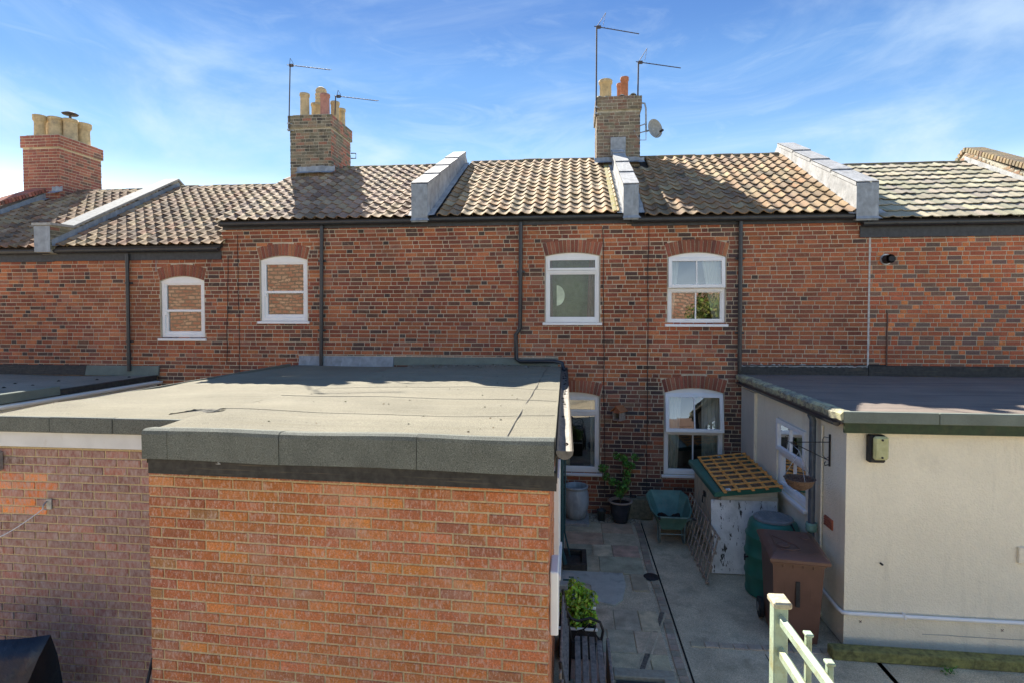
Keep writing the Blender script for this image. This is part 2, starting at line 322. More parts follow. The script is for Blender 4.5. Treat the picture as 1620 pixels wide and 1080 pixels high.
def brick_verts(u0,u1,z0,z1,d,b=.0035,back=.02):
    """front at outward distance d, chamfered; returned in (u,outward,z)"""
    o=[(u0,0-back,z0),(u1,0-back,z0),(u1,0-back,z1),(u0,0-back,z1)]
    m=[(u0,d-b,z0),(u1,d-b,z0),(u1,d-b,z1),(u0,d-b,z1)]
    f=[(u0+b,d,z0+b),(u1-b,d,z0+b),(u1-b,d,z1-b),(u0+b,d,z1-b)]
    fs=[(8,9,10,11)]
    for a in (0,4):
        for i in range(4): fs.append((a+i,a+(i+1)%4,a+4+(i+1)%4,a+4+i))
    return o+m+f,fs
UNIT={}
def unit_brick(palname,pal):
    if palname in UNIT: return UNIT[palname]
    rng=random.Random(palname); out=[]
    for i in range(26):
        mb=MB(); c=jit(pick(pal,rng),rng)
        vs,fs=brick_verts(0,.215,0,.065,.007); mb.add([(p[0],-p[1],p[2]) for p in vs],fs,c); out.append(mb.mesh('brick'))
    UNIT[palname]=out; return out
def brickwork(parent,O,ang,L,z0,z1,bond='flemish',pal=PAL_OLD,palname='old',pal_h=None,mat_=None,openings=(),skips=(),zones=(),vis=None,cap=300,seed=1,pitch=.075,name='brick',zjit=.0,clip=None,tooth=None,cliplr=(0,0)):
    """O=(x,y) origin of the wall line, ang its direction; outward is to the right of the direction"""
    rng=random.Random(seed); ca,sa=math.cos(ang),math.sin(ang); O=Vector((O[0],O[1],0))
    T=lambda u,d,z:(O.x+ca*u+sa*d, O.y+sa*u-ca*d, z)
    items=[]; nrow=int((z1-z0)/pitch+.001); MJ=.0125
    for r in range(nrow):
        za=z0+r*pitch+MJ/2; zb=za+pitch-MJ; zm=(za+zb)/2
        if bond=='flemish':
            seq=[('s',.215),('h',.1025)]; start=-.08 if r%2 else -.24
        elif bond=='english':
            seq=[('s',.215)] if r%2 else [('h',.1025)]; start=-.06 if r%2 else -.03
        elif bond=='garden':
            seq=[('s',.215),('s',.215),('h',.1025)]; start=[-.08,-.30,-.42,-.17][r%4]
        else: seq=[('s',.215)]; start=-.01 if r%2 else -.1225
        start+=rng.uniform(-.012,.012)
        if tooth is not None:
            rr=random.Random(r*7+3); per=sum(w for _,w in seq)+.0105*len(seq); start=-((tooth+rr.uniform(0,per)) % per)-per
        u=start;i=0
        holes=[]
        for (a,b,c,zs,zc) in openings:
            if c-.0<zm<zs: holes.append((a-.004,b+.004))
            elif zm>=zs:
                w=(b-a)/2; rise=zc-zs; q=(zm-.225-zs)
                hw=None
                if q<=0: hw=w+.06*(zm-zs)/.226+.004
                elif q<rise: hw=(w+.05)*math.sqrt(1-q/rise)
                if hw: holes.append(((a+b)/2-hw,(a+b)/2+hw))
        for (a,b,c,d) in skips:
            if c<=zm<=d: holes.append((a,b))
        while u<L:
            kind,wd=seq[i%len(seq)]; i+=1; wd2=wd+rng.uniform(-.004,.004)
            if tooth is None: segs=[(max(u,0.0),min(u+wd2,L))]; u+=wd2+MJ
            else:
                segs=[(max(u,0) if cliplr[0] else u,min(u+wd-.002,L) if cliplr[1] else u+wd-.002)] if (0<=u+wd/2<L or (cliplr[0] and 0<u+wd<wd) or (cliplr[1] and u<L<u+wd)) else []; u+=wd+.0105
            for h in holes:
                ns=[]
                for a,b in segs:
                    if h[1]<=a or h[0]>=b: ns.append((a,b)); continue
                    if a<h[0]: ns.append((a,h[0]-.008 if h[0]-.008>a else h[0]))
                    if b>h[1]: ns.append((h[1]+.008 if h[1]+.008<b else h[1],b))
                segs=ns
            for a,b in segs:
                if b-a<.014: continue
                if clip and not clip((a+b)/2,zm): continue
                items.append((a,b,za+rng.uniform(-1,1)*.0012,zb+rng.uniform(-1,1)*.0012,kind))
    # those that show largest become objects of their own
    sc_=[]
    for k,(a,b,za,zb,kd) in enumerate(items):
        p=T((a+b)/2,0,(za+zb)/2); q=proj(p)
        ok=q and 0<q[0]<1620 and 0<q[1]<1080 and (vis is None or vis(q[0],q[1],p))
        toC=Vector((-p[0],-p[1],CAMH-p[2])); fac=(toC.x*sa-toC.y*ca)
        if ok and fac>0: sc_.append(((b-a)*fac/toC.length/q[2]**2,k))
    sc_.sort(reverse=True); solo={k for _,k in sc_[:cap]}
    mb=MB(); me_s=unit_brick(palname,pal)
    for k,(a,b,za,zb,kd) in enumerate(items):
        P=pal; um=me_s
        if kd=='h' and pal_h: P=pal_h; um=unit_brick(palname+'_h',pal_h)
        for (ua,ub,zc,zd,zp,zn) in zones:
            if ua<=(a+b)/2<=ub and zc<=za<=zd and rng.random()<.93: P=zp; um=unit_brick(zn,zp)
        d=.007+rng.uniform(-.0025,.0025)
        if k in solo:
            me=um[rng.randrange(len(um))]
            if not me.materials: me.materials.append(mat_)
            inst(me,name,parent,T(a,d-.007,za),(rng.uniform(-.006,.006),rng.uniform(-.004,.004),ang+rng.uniform(-.006,.006)),((b-a)/.215,1,(zb-za)/.065))
        else:
            vs,fs=brick_verts(a,b,za,zb,d); mb.add([T(*p) for p in vs],fs,jit(pick(P,rng),rng))
    if mb.f: mb.build('brickwork',mat_,parent,kind='stuff')
    return T
def arch_z(u,a,b,zs,zc): t=(u-(a+b)/2)/((b-a)/2); return zs+(zc-zs)*(1-t*t)
def mortar_wall(parent,T,L,z0,z1,openings=(),thick=.22,mat_=None,name='wall',clipz=None):
    us=sorted({0,L,*[o[0] for o in openings],*[o[1] for o in openings]}); zs=sorted({z0,z1,*[o[2] for o in openings],*[o[3]+.3 for o in openings if o[3]+.3<z1]})
    mb=MB()
    for i in range(len(us)-1):
        # merge vertical runs
        run=None
        for j in range(len(zs)-1):
            um=(us[i]+us[i+1])/2; zm=(zs[j]+zs[j+1])/2
            hole=any(o[0]<um<o[1] and o[2]<zm<o[3]+.3 for o in openings)
            if hole:
                if run: mb.box(us[i],us[i+1],-thick,0,run[0],run[1],T=T); run=None
            else: run=(run[0] if run else zs[j],zs[j+1])
        if run: mb.box(us[i],us[i+1],-thick,0,run[0],run[1],T=T)
    for (a,b,c,s_,t) in openings:
        n=12
        for k in range(n):
            ua=a+(b-a)*k/n; ub=a+(b-a)*(k+1)/n; za=arch_z(ua,a,b,s_,t); zb=arch_z(ub,a,b,s_,t)
            mb.prism([(ua,0,za),(ub,0,zb),(ub,0,s_+.3),(ua,0,s_+.3)],(0,-thick,0),T=T)
    return mb.build(name,mat_ or M_mort,parent)
def arch_bricks(parent,T,openings,pal=PAL_OLD,m=None,seed=3,n=15):
    rng=random.Random(seed)
    for (a,b,c,zs,zc) in openings:
        for k in range(n):
            t0=(k+.08)/n; t1=(k+.92)/n
            def pt(t,outer):
                u=a-.0+(b-a)*t; z=arch_z(u,a,b,zs,zc)+.004
                if outer:
                    sl=(t-.5)*.12; return (u+sl,z+.222+rng.uniform(-.002,.002))
                return (u,z)
            p=[pt(t0,0),pt(t1,0),pt(t1,1),pt(t0,1)]
            mb=MB(); mb.prism([(q[0],-.05,q[1]) for q in p],(0,.06+rng.uniform(-.002,.002),0),jit(pick(pal,rng),rng),T=T)
            mb.build('arch_brick',m or M_brick,parent)

# ------------------------------------------------------------------ windows
def window(parent,T,a,b,z0,zs,zc,style,rec=.03,curtain=None,back=None,sill=True,label=None,tilt=0.0,bars=True,gl=None):
    gl=gl or M_glass
    """T(u,outward,z). rec: how far the frame face sits behind the wall face"""
    W=b-a; d0=-rec-.07; d1=-rec; fw=.062
    f=MB(); n=10
    f.bbox(a+.004,a+fw,d0,d1,z0,zs-.002,T=T); f.bbox(b-fw,b-.004,d0,d1,z0,zs-.002,T=T); f.bbox(a+fw-.002,b-fw+.002,d0,d1-.002,z0,z0+fw+.01,T=T)
    hz=zs-fw*.75
    for k in range(n):
        ua=a+.004+(W-.008)*k/n; ub=a+.004+(W-.008)*(k+1)/n
        f.prism([(ua,d0,hz),(ub,d0,hz),(ub,d0,arch_z(ub,a,b,zs,zc)-.004),(ua,d0,arch_z(ua,a,b,zs,zc)-.004)],(0,d1-d0+.002,0),T=T)
    win=f.build('window',M_white,parent,label=label)
    def sash(nm,ua,ub,za,zb,dd,w=.048,bar=0,thick=.05,tl=0.0,wt=None,par=None,bb=None):
        """a glazed sash; tl pushes its foot outwards"""
        TT=(lambda u,d,z:T(u,d+tl*(zb-z),z)) if tl else T
        m=MB(); wt=wt or w; bb=bb or w
        m.bbox(ua,ua+w,dd-thick,dd,za,zb,T=TT); m.bbox(ub-w,ub,dd-thick,dd,za,zb,T=TT)
        m.bbox(ua+w-.002,ub-w+.002,dd-thick,dd-.001,zb-wt,zb,T=TT); m.bbox(ua+w-.002,ub-w+.002,dd-thick,dd-.001,za,za+bb,T=TT)
        if bar:
            for k in range(bar): c=ua+(ub-ua)*(k+1)/(bar+1); m.bbox(c-.011,c+.011,dd-thick+.012,dd-.008,za+bb-.004,zb-wt+.004,T=TT,b=.003)
        so=m.build(nm,M_white,win)
        g=MB(); x0,x1,y0,y1=ua+w-.004,ub-w+.004,za+bb-.004,zb-wt+.004
        if bar:
            xs=[x0]+[ua+(ub-ua)*(k+1)/(bar+1) for k in range(bar)]+[x1]
        else: xs=[x0,x1]
        for k in range(len(xs)-1):
            g=MB(); q=.001*((k%2)*2-1)
            g.add([TT(xs[k]+.0005,dd-.028+q,y0),TT(xs[k+1]-.0005,dd-.028,y0),TT(xs[k+1]-.0005,dd-.028,y1),TT(xs[k]+.0005,dd-.028+q*2,y1)],[(0,1,2,3)]); g.build('pane',gl,win)
        return so
    ia,ib,iz0,iz1=a+fw-.004,b-fw+.004,z0+fw+.006,hz+.004
    if style=='sash':
        mid=iz0+(iz1-iz0)*.46
        sash('sash',ia,ib,mid-.02,iz1,d1-.012,w=.04,bb=.045)
        sash('sash',ia,ib,iz0,mid+.02,d1-.030,w=.055,bb=.06,wt=.035)
        hm=MB(); hm.bbox(ia,ia+.04,d1-.045,d1-.006,mid-.09,mid-.02,T=T); hm.bbox(ib-.04,ib,d1-.045,d1-.006,mid-.09,mid-.02,T=T); hm.build('sash_horn',M_white,win)
    elif style=='toplight':
        tz=iz0+(iz1-iz0)*.80
        sash('sash',ia-.02,ib+.02,tz,iz1+.01,d1+.014,w=.045)
        m=MB(); m.bbox(ia-.02,ib+.02,d0,d1+.004,tz-.045,tz-.003,T=T); m.build('transom',M_white,win)
        sash('sash',ia,ib,iz0,tz-.045,d1-.012,w=.028,bb=.03)
    elif style=='casement':
        tz=iz0+(iz1-iz0)*.53
        sash('sash',a+.012,b-.012,tz,iz1+.025,d1+.045,w=.062,bar=1 if bars else 0,tl=tilt,bb=.06,wt=.06)
        m=MB(); m.bbox(ia-.02,ib+.02,d0,d1+.003,tz-.06,tz-.002,T=T); m.build('transom',M_white,win)
        sash('sash',ia,ib,iz0,tz-.058,d1-.014,w=.022,bar=1 if bars else 0,bb=.022,wt=.022)
    if sill:
        m=MB(); m.bbox(a-.045,b+.045,d0,.045,z0-.05,z0-.003,b=.006,T=T); m.build('sill',M_white,win)
    if curtain:
        mt,parts=curtain
        for (ca_,cb_,ta,tb) in parts:      # fractions at top, fractions at bottom
            m=MB(); N=22; vs=[];fs=[]
            for r in range(7):
                q=r/6; za=iz1+.06-(iz1+.06-iz0+.1)*q
                l_=ca_+(ta-ca_)*q; r_=cb_+(tb-cb_)*q
                for k in range(N+1):
                    t=k/N; u=ia+(ib-ia)*(l_+(r_-l_)*t); vs.append(T(u,d0-.07+.022*math.sin(t*PI*2*max(2,int((cb_-ca_)*14)))+.006*math.sin(t*40+q*5),za))
            for r in range(6):
                for k in range(N): fs.append((r*(N+1)+k,r*(N+1)+k+1,(r+1)*(N+1)+k+1,(r+1)*(N+1)+k))
            m.add(vs,fs,smooth=True); m.build('curtain',mt,win)
    if back:
        m=MB(); m.box(a-.1,b+.1,d0-.35,d0-.33,z0-.2,zc+.1,T=T); m.build('blind',back,win)
    return win

# ------------------------------------------------------------------ pantiles
def tile_mesh(c,p=.215,g=.285,amp=.018,roll=1.0,thick=.013,lift=.024):
    if roll!=1.0: thick=.014; lift=.028
    mb=MB(); n=10; L=g+.045; W=p+.022
    vs=[]
    def h(u):
        t=u/p
        if roll==1.0: return 1.25*amp*math.sin(2*PI*t+.4)+amp*.3*math.sin(4*PI*t)
        x=(t%1.0)
        return amp*(2.2*math.exp(-((x-.5)/.13)**2)-.35)+amp*.3*math.cos(2*PI*x)
    for v in (0,L):
        for k in range(n+1):
            u=W*k/n; vs.append((u,v,h(u)+lift*(1-v/L)+.004))
    fs=[(k,k+1,n+2+k,n+1+k) for k in range(n)]
    mb.add(vs,fs,c,True)
    nv=[(W*k/n,0,h(W*k/n)+lift+.004) for k in range(n+1)]+[(W*k/n,.002,h(W*k/n)+lift+.004-thick) for k in range(n+1)]
    mb.add(nv,[(n+1+k,n+2+k,k+1,k) for k in range(n)],tuple(v*.8 for v in c),False)  # nose tint darkened: the shade of the backlit front edge is in the colour
    mb.add([vs[0],vs[n+1],(vs[n+1][0],L,-.01),(0,.0,-.01)],[(0,1,2,3)],c)
    return mb.mesh('roof_tile')
PAL_T=[((0.344,0.233,0.124),5),((0.301,0.198,0.104),5),((0.241,0.163,0.096),4),((0.396,0.290,0.160),3),((0.361,0.207,0.096),2),((0.189,0.136,0.088),1.5)]
PAL_TD=[((0.318,0.202,0.106),5),((0.260,0.164,0.091),5),((0.366,0.248,0.136),4),((0.183,0.119,0.072),2.5),((0.327,0.183,0.095),3)]
PAL_TG=[((0.420,0.376,0.266),5),((0.378,0.340,0.237),5),((0.452,0.402,0.280),4),((0.326,0.294,0.209),2)]
TILES={}
def tiles(parent,x0,x1,ye,ze,yr,zr,kind,pal,m,p=.215,g=.285,skip=None,seed=1,verge=None,roll=1.0,amp=.018,cmul=None):
    rng=random.Random(seed)
    if kind not in TILES:
        r2=random.Random(kind); TILES[kind]=[tile_mesh(jit(pick(pal,r2),r2,.15),p,g,amp,roll) for _ in range(22)]
        for me in TILES[kind]: me.materials.append(m)
    ms=TILES[kind]; sl=math.hypot(yr-ye,zr-ze); ang=math.atan2(zr-ze,yr-ye); nr=int(sl/g); g2=sl/nr
    for r in range(nr):
        v=r*g2; y=ye+math.cos(ang)*v; z=ze+math.sin(ang)*v
        k=0
        while x0+k*p<x1-.05:
            x=x0+k*p; k+=1
            if verge and not verge(x+p/2,y): continue
            if skip and skip(x+p/2,y+g/2,z): continue
            inst(ms[rng.randrange(len(ms))],'roof_tile',parent,(x,y+rng.uniform(-.006,.006),z+rng.uniform(0,.004)),(ang+rng.uniform(-.012,.012),rng.uniform(-.012,.012),rng.uniform(-.014,.014)))
def ridge_tiles(parent,x0,x1,y,z,r=.10,seed=1,L=.42,m=None):
    rng=random.Random(seed); x=x0
    while x<x1-.02:
        xe=min(x+L,x1); mb=MB(); n=8; vs=[];fs=[]; rr=r*rng.uniform(.96,1.05); dz=rng.uniform(-.006,.008)
        for xx in (x+.004,xe+.006):
            for k in range(n+1): a=-.25+(PI+.5)*k/n; vs.append((xx,y+rr*1.15*math.cos(a),z+dz+rr*math.sin(a)*.95))
        for k in range(n): fs.append((k,k+1,n+2+k,n+1+k))
        fs+=[tuple(range(n+1)),tuple(range(n+1,2*n+2))]
        mb.add(vs,fs); mb.build('ridge_tile',m or M_ridge,parent); x=xe
def gutter_x(parent,x0,x1,y,z,r=.056,m=None,name='gutter'):
    mb=MB(); n=8
    for rr,flip in ((r,0),(r-.006,1)):
        vs=[];fs=[]
        for x in (x0,x1):
            for k in range(n+1): a=PI+PI*k/n; vs.append((x,y+rr*math.cos(a),z+rr*math.sin(a)))
        for k in range(n): fs.append((k,k+1,n+2+k,n+1+k))
        if not flip: fs+=[tuple(range(n+1)),tuple(range(n+1,2*n+2))]
        mb.add(vs,fs,smooth=False)
    mb.box(x0,x1,y-r-.003,y-r+.005,z-.002,z+.008); mb.box(x0,x1,y+r-.005,y+r+.003,z-.002,z+.008)
    o=mb.build(name,m or M_blk,parent)
    x=x0+.5
    while x<x1-.2:
        b=MB()
        vs=[];fs=[];rr=r+.006
        for xx in (x,x+.05):
            for k in range(n+1): a=PI+PI*k/n; vs.append((xx,y+rr*math.cos(a),z+.006+rr*math.sin(a)))
        for k in range(n): fs.append((k,k+1,n+2+k,n+1+k))
        fs+=[tuple(range(n+1)),tuple(range(n+1,2*n+2))]
        b.add(vs,fs); b.build('gutter_bracket',m or M_blk,o); x+=.95
    return o
def gutter_y(parent,y0,y1,x,z,r=.056,m=None,z2=None,closed=True,x2=None):
    mb=MB(); n=8; x2=x if x2 is None else x2; z2=z if z2 is None else z2
    for rr,flip in ((r,0),(r-.006,1)):
        vs=[];fs=[]
        for y,zz,xx in ((y0,z,x),(y1,z2,x2)):
            for k in range(n+1): a=PI+PI*k/n; vs.append((xx+rr*math.cos(a),y,zz+rr*math.sin(a)))
        for k in range(n): fs.append((k,k+1,n+2+k,n+1+k))
        if not flip and closed: fs+=[tuple(range(n+1)),tuple(range(n+1,2*n+2))]
        mb.add(vs,fs)
    return mb.build('gutter',m or M_blk,parent)
def pipe(parent,pts,r=.034,m=None,name='downpipe',clips=True):
    mb=MB(); mb.tube(pts,r,12); o=mb.build(name,m or M_blk,parent)
    if clips:
        a=Vector(pts[0]);b=Vector(pts[-1])
        L=(b-a).length; k=max(1,int(L/1.0))
        for i in range(k):
            t=(i+.5)/k; q=None; acc=0; tot=sum((Vector(pts[j+1])-Vector(pts[j])).length for j in range(len(pts)-1))
            for j in range(len(pts)-1):
                s=(Vector(pts[j+1])-Vector(pts[j])).length
                if acc+s>=t*tot: q=Vector(pts[j]).lerp(Vector(pts[j+1]),(t*tot-acc)/s); dz=abs((Vector(pts[j+1])-Vector(pts[j])).normalized().z); break
                acc+=s
            if q and dz>.9:
                c=MB(); c.tube([q-Vector((0,0,.02)),q+Vector((0,0,.02))],r+.007,12); c.bbox(q.x-.075,q.x+.075,q.y+r*.4,q.y+r+.012,q.z-.018,q.z+.018) ; c.build('pipe_clip',m or M_blk,o)
    return o

# ================================================================== THE SETTING
YW=10.3
g=MB(); g.add([(-300,-300,-.035),(300,-300,-.035),(300,300,-.035),(-300,300,-.035)],[(0,1,2,3)]); g.build('ground',M_bounceground,kind='structure')
def sheet(name,x0,x1,y0,y1,z,m,nx=2,ny=2,f=None,th=.03,kind='structure',parent=None,label=None):
    mb=MB(); vs=[];fs=[]
    for j in range(ny+1):
        for i in range(nx+1):
            x=x0+(x1-x0)*i/nx; y=y0+(y1-y0)*j/ny; vs.append((x,y,z+(f(x,y) if f else 0)))
    for j in range(ny):
        for i in range(nx): q=j*(nx+1)+i; fs.append((q,q+1,q+nx+2,q+nx+1))
    mb.add(vs,fs,smooth=True); mb.box(x0,x1,y0,y1,z-th-.03,z-.03)
    return mb.build(name,m,parent,kind=kind,label=label)

# ------------------------------------------------------------------ terraced houses
def house(label,X0,X1,ze,zr,openings,pal,bond,palh=[((.31,.085,.038),5),((.37,.11,.045),4),((.24,.07,.038),4),((.17,.062,.042),3),((.12,.068,.052),3),((.08,.056,.046),1.4),((.44,.145,.055),1.5)],wallm=M_mort,skips=(),zones=(),vis=None,seed=1,pn='old',roofkw=None,cap=300,zt=None,nobrick=False,cliplr=(0,0)):
    t=thing('terraced_house',((X0+X1)/2,YW,0),label,'house','houses of the brick terrace')
    op=[(a-X0,b-X0,c,d,e) for a,b,c,d,e in openings]
    L=X1-X0; zt=zt or ze
    if not nobrick:
        T=brickwork(t,(X0,YW),0,L,0,zt,bond,pal,pn,palh,M_brick,op,[(a-X0,b-X0,c,d) for a,b,c,d in skips],[(a-X0,b-X0,c,d,e,f) for a,b,c,d,e,f in zones],vis,cap,seed,tooth=X0+40,cliplr=cliplr)
    else: T=lambda u,d,z:(X0+u,YW-d,z)
    mortar_wall(t,T,L,0,zt,op,mat_=wallm)
    arch_bricks(t,T,op,pal=[((.33,.115,.065),5),((.27,.09,.055),4),((.38,.15,.08),2),((.2,.08,.055),1)],seed=seed)
    mb=MB(); yb=17.3
    mb.box(X0,X1,yb-.2,yb,0,ze)                                   # rear wall
    for x in (X0,X1-.12):
        mb.prism([(x,YW+.221,0),(x,yb-.201,0),(x,yb-.201,ze-.06),(x,13.8,zr-.16),(x,YW+.221,ze-.06)],(.12,0,0))
    mb.build('party_wall',M_plaster,t)
    mb=MB(); mb.box(X0+.13,X1-.13,12.6,12.65,0,ze-.05); mb.box(X0+.13,X1-.13,YW+.23,12.59,2.55,2.62); mb.build('room_wall',M_room,t)
    return t,T
def roof_slab(t,X0,X1,ze,zr,ye=10.17,yr=13.8,name='roof'):
    mb=MB(); k=(zr-ze)/(yr-ye); yb=17.45; zb=zr-k*(yb-yr)
    mb.prism([(X0,ye+.03,ze-.02),(X0,yr,zr-.02),(X0,yb,zb-.02),(X0,yb,zb-.08),(X0,yr,zr-.08),(X0,ye+.03,ze-.08)],(X1-X0,0,0))
    return mb.build(name,M_felt0,t)
def eaves(t,X0,X1,zg,bd=.12,off=0):
    mb=MB(); mb.box(X0,X1,YW-.035,YW-.011,zg-.06-bd,zg-.02); mb.box(X0,X1,YW-.13,YW+.0,zg+.018,zg+.032); mb.build('fascia_board',M_dkboard,t)
    return gutter_x(t,X0+.002,X1-.002,YW-.10,zg+.01)
visL=lambda px,py,p:(py<572 if px<255 else py<600) if px<475 else (py<570 if px<893 else (py<825 if px<1163 else py<585))
SK=[(-30,-8.05,0,2.2),(-5.05,-.2,0,2.58),(3.05,30,0,2.45)]
ZE={'h0':4.84,'h1':4.84,'h2':4.87,'h3':5.32,'h4':5.32,'h5':5.26,'h6':5.14}

h1,T1=house('end of the terrace at the left with pots on its pink brick chimney',-13.35,-10.2,4.84,6.80,[],PAL_OLD,'garden',skips=SK,vis=visL,seed=11)
h2,T2=house('low terraced house left of the roof step, with one arched sash window',-10.2,-6.66,4.87,6.84,[(-7.965,-7.055,3.13,4.24,4.33)],PAL_OLD,'garden',skips=SK,vis=visL,seed=12,
   zones=[(-9.4,-7.9,3.0,4.8,[((.42,.15,.065),3),((.33,.11,.055),4)],'zo')])
h3,T3=house('terraced house with the arched sash window above the flat roof and a mossy grey chimney',-6.66,-2.76,5.32,7.21,[(-5.915,-4.975,3.46,4.62,4.70)],PAL_OLD,'garden',skips=SK,vis=visL,seed=13)
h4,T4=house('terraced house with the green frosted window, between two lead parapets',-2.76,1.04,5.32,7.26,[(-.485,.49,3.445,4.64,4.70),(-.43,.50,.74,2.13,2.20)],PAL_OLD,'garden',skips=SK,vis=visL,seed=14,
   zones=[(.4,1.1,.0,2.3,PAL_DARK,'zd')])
h5,T5=house('terraced house with two four-paned windows, one above the other',1.04,5.03,5.26,7.25,[(1.675,2.668,3.42,4.60,4.68),(1.635,2.655,.755,2.215,2.30)],PAL_OLD,'garden',skips=SK,vis=visL,seed=15,cliplr=(0,1),
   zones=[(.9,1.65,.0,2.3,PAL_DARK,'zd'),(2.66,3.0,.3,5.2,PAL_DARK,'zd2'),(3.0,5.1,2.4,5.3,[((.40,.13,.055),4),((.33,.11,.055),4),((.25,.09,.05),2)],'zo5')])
h6,T6=house('terraced house at the right end with brighter chequered brickwork and a grey tiled roof',5.03,11.5,5.02,6.95,[],PAL_FLEM_S,'flemish',PAL_FLEM_H,skips=SK,vis=visL,seed=16,pn='flem',cliplr=(1,0))
tiles_skip_C=lambda x,y,z: -6.85<x<-5.75 and y>12.95
tiles_skip_E=lambda x,y,z: .5<x<1.6 and y>13.05
tiles_skip_A=lambda x,y,z: -13.95<x<-12.85 and y>12.95
for t,x0,x1,ze,zr in ((h1,-13.35,-10.2,4.90,6.80),(h2,-10.2,-6.66,4.92,6.84),(h3,-6.66,-2.76,5.36,7.21),(h4,-2.76,1.04,5.37,7.26),(h5,1.04,5.03,5.31,7.25),(h6,5.03,11.5,5.19,6.95)):
    roof_slab(t,x0,x1,ze,zr)
tiles(h1,-13.2,-10.42,10.15,4.90,13.72,6.80,'dk',PAL_TD,M_tile,seed=21,skip=tiles_skip_A)
tiles(h2,-10.02,-6.60,10.15,4.92,13.72,6.84,'dk',PAL_TD,M_tile,seed=22)
tiles(h3,-6.70,-2.95,10.15,5.36,13.72,7.21,'md',[((.41,.28,.165),5),((.35,.235,.14),5),((.29,.195,.12),4),((.46,.335,.205),3.5),((.22,.15,.10),1.8)],M_tile,seed=23,skip=tiles_skip_C)
tiles(h4,-2.44,.80,10.15,5.37,13.72,7.26,'lt',[((.42,.295,.155),5),((.37,.25,.13),4),((.46,.34,.19),4),((.42,.25,.12),2),((.28,.19,.11),1.5)],M_tile,seed=24,skip=tiles_skip_E)
tiles(h5,1.26,4.72,10.15,5.31,13.72,7.25,'lt2',PAL_T,M_tile,seed=25,skip=tiles_skip_E)
tiles(h6,5.16,11.3,10.15,5.19,13.72,6.95,'cn',PAL_TG,M_tileC,p=.30,g=.34,seed=26,roll=2,amp=.012)
for t,x0,x1,zr,s in ((h1,-12.8,-10.35,6.80,1),(h2,-10.0,-6.8,6.84,2),(h3,-5.68,-2.95,7.22,3),(h4,-2.44,.5,7.27,4),(h5,1.58,4.7,7.26,5),(h6,4.9,11.3,6.96,6)):
    ridge_tiles(t,x0,x1,13.8,zr-.02,.085,s)
for t,x0,x1,zg,bd in ((h1,-13.3,-10.2,4.82,.13),(h2,-10.2,-6.68,4.83,.13),(h3,-6.64,-2.80,5.29,.03),(h4,-2.80,1.04,5.31,.05),(h5,1.04,4.98,5.24,.03),(h6,4.86,11.4,5.115,.16)):
    eaves(t,x0,x1,zg,bd)
# verge of the higher roof and the brick step beside it
mb=MB(); mb.prism([(-6.68,10.18,5.26),(-6.68,13.8,7.13),(-6.68,13.8,7.19),(-6.68,10.18,5.34)],(.04,0,0)); mb.build('verge_board',M_ridge,h3)
# white mortar joint between the last two houses
mb=MB(); mb.box(5.015,5.045,YW-.012,YW+.01,2.5,5.0); mb.build('wall_joint',mat('white_joint',(.55,.53,.48),.9,n1=(20,.7,1.2)),h6)

# ------------------------------------------------------------------ windows of the terrace
def Tmain(u,d,z): return (u,YW-d,z)
PLAIN=(0,0)
window(h2,Tmain,-7.965,-7.055,3.13,4.24,4.33,'sash',curtain=None,back=None)
window(h3,Tmain,-5.915,-4.975,3.46,4.62,4.70,'sash')
w4=window(h4,Tmain,-.485,.49,3.445,4.64,4.70,'toplight',rec=.03,curtain=(M_curtb,[(.0,.07,0,.09),(.86,1.0,.80,1.0)]),back=M_curtg,gl=M_frost,label='window with a green frosted pane under a narrow top light')
window(h4,Tmain,-.43,.50,.74,2.13,2.20,'toplight',rec=.05,curtain=(M_curt,[(0,.4,0,.42),(.86,1.0,.88,1.0)]),label='tall lower window half hidden by the felt-roofed extension')
window(h5,Tmain,1.675,2.668,3.42,4.60,4.68,'casement',rec=.03,tilt=.05,curtain=(M_curt,[(0,.2,0,.06),(.62,1.0,.88,1.0)]))
window(h5,Tmain,1.635,2.655,.755,2.215,2.30,'casement',rec=.03,tilt=.17,curtain=(M_curt,[(0,.30,0,.22),(.68,1.0,.70,1.0)]))
# half-round sun catcher behind the green pane
mb=MB(); c=onY(886,468,YW+.06); n=16; r=.185
mb.prism([(c.x-.06,c.y,c.z-r)]+[(c.x-.06+r*.78*math.cos(-PI/2+PI*k/n),c.y,c.z+r*math.sin(-PI/2+PI*k/n)) for k in range(1,n)]+[(c.x-.06,c.y,c.z+r)],(0,.006,0))
mb.build('sun_catcher',mat('pale_glass_disc',(.55,.62,.42),.3,n1=(8,.8,1.2)),None,'pale half-round disc hanging behind the green frosted window pane','ornament',base=c)

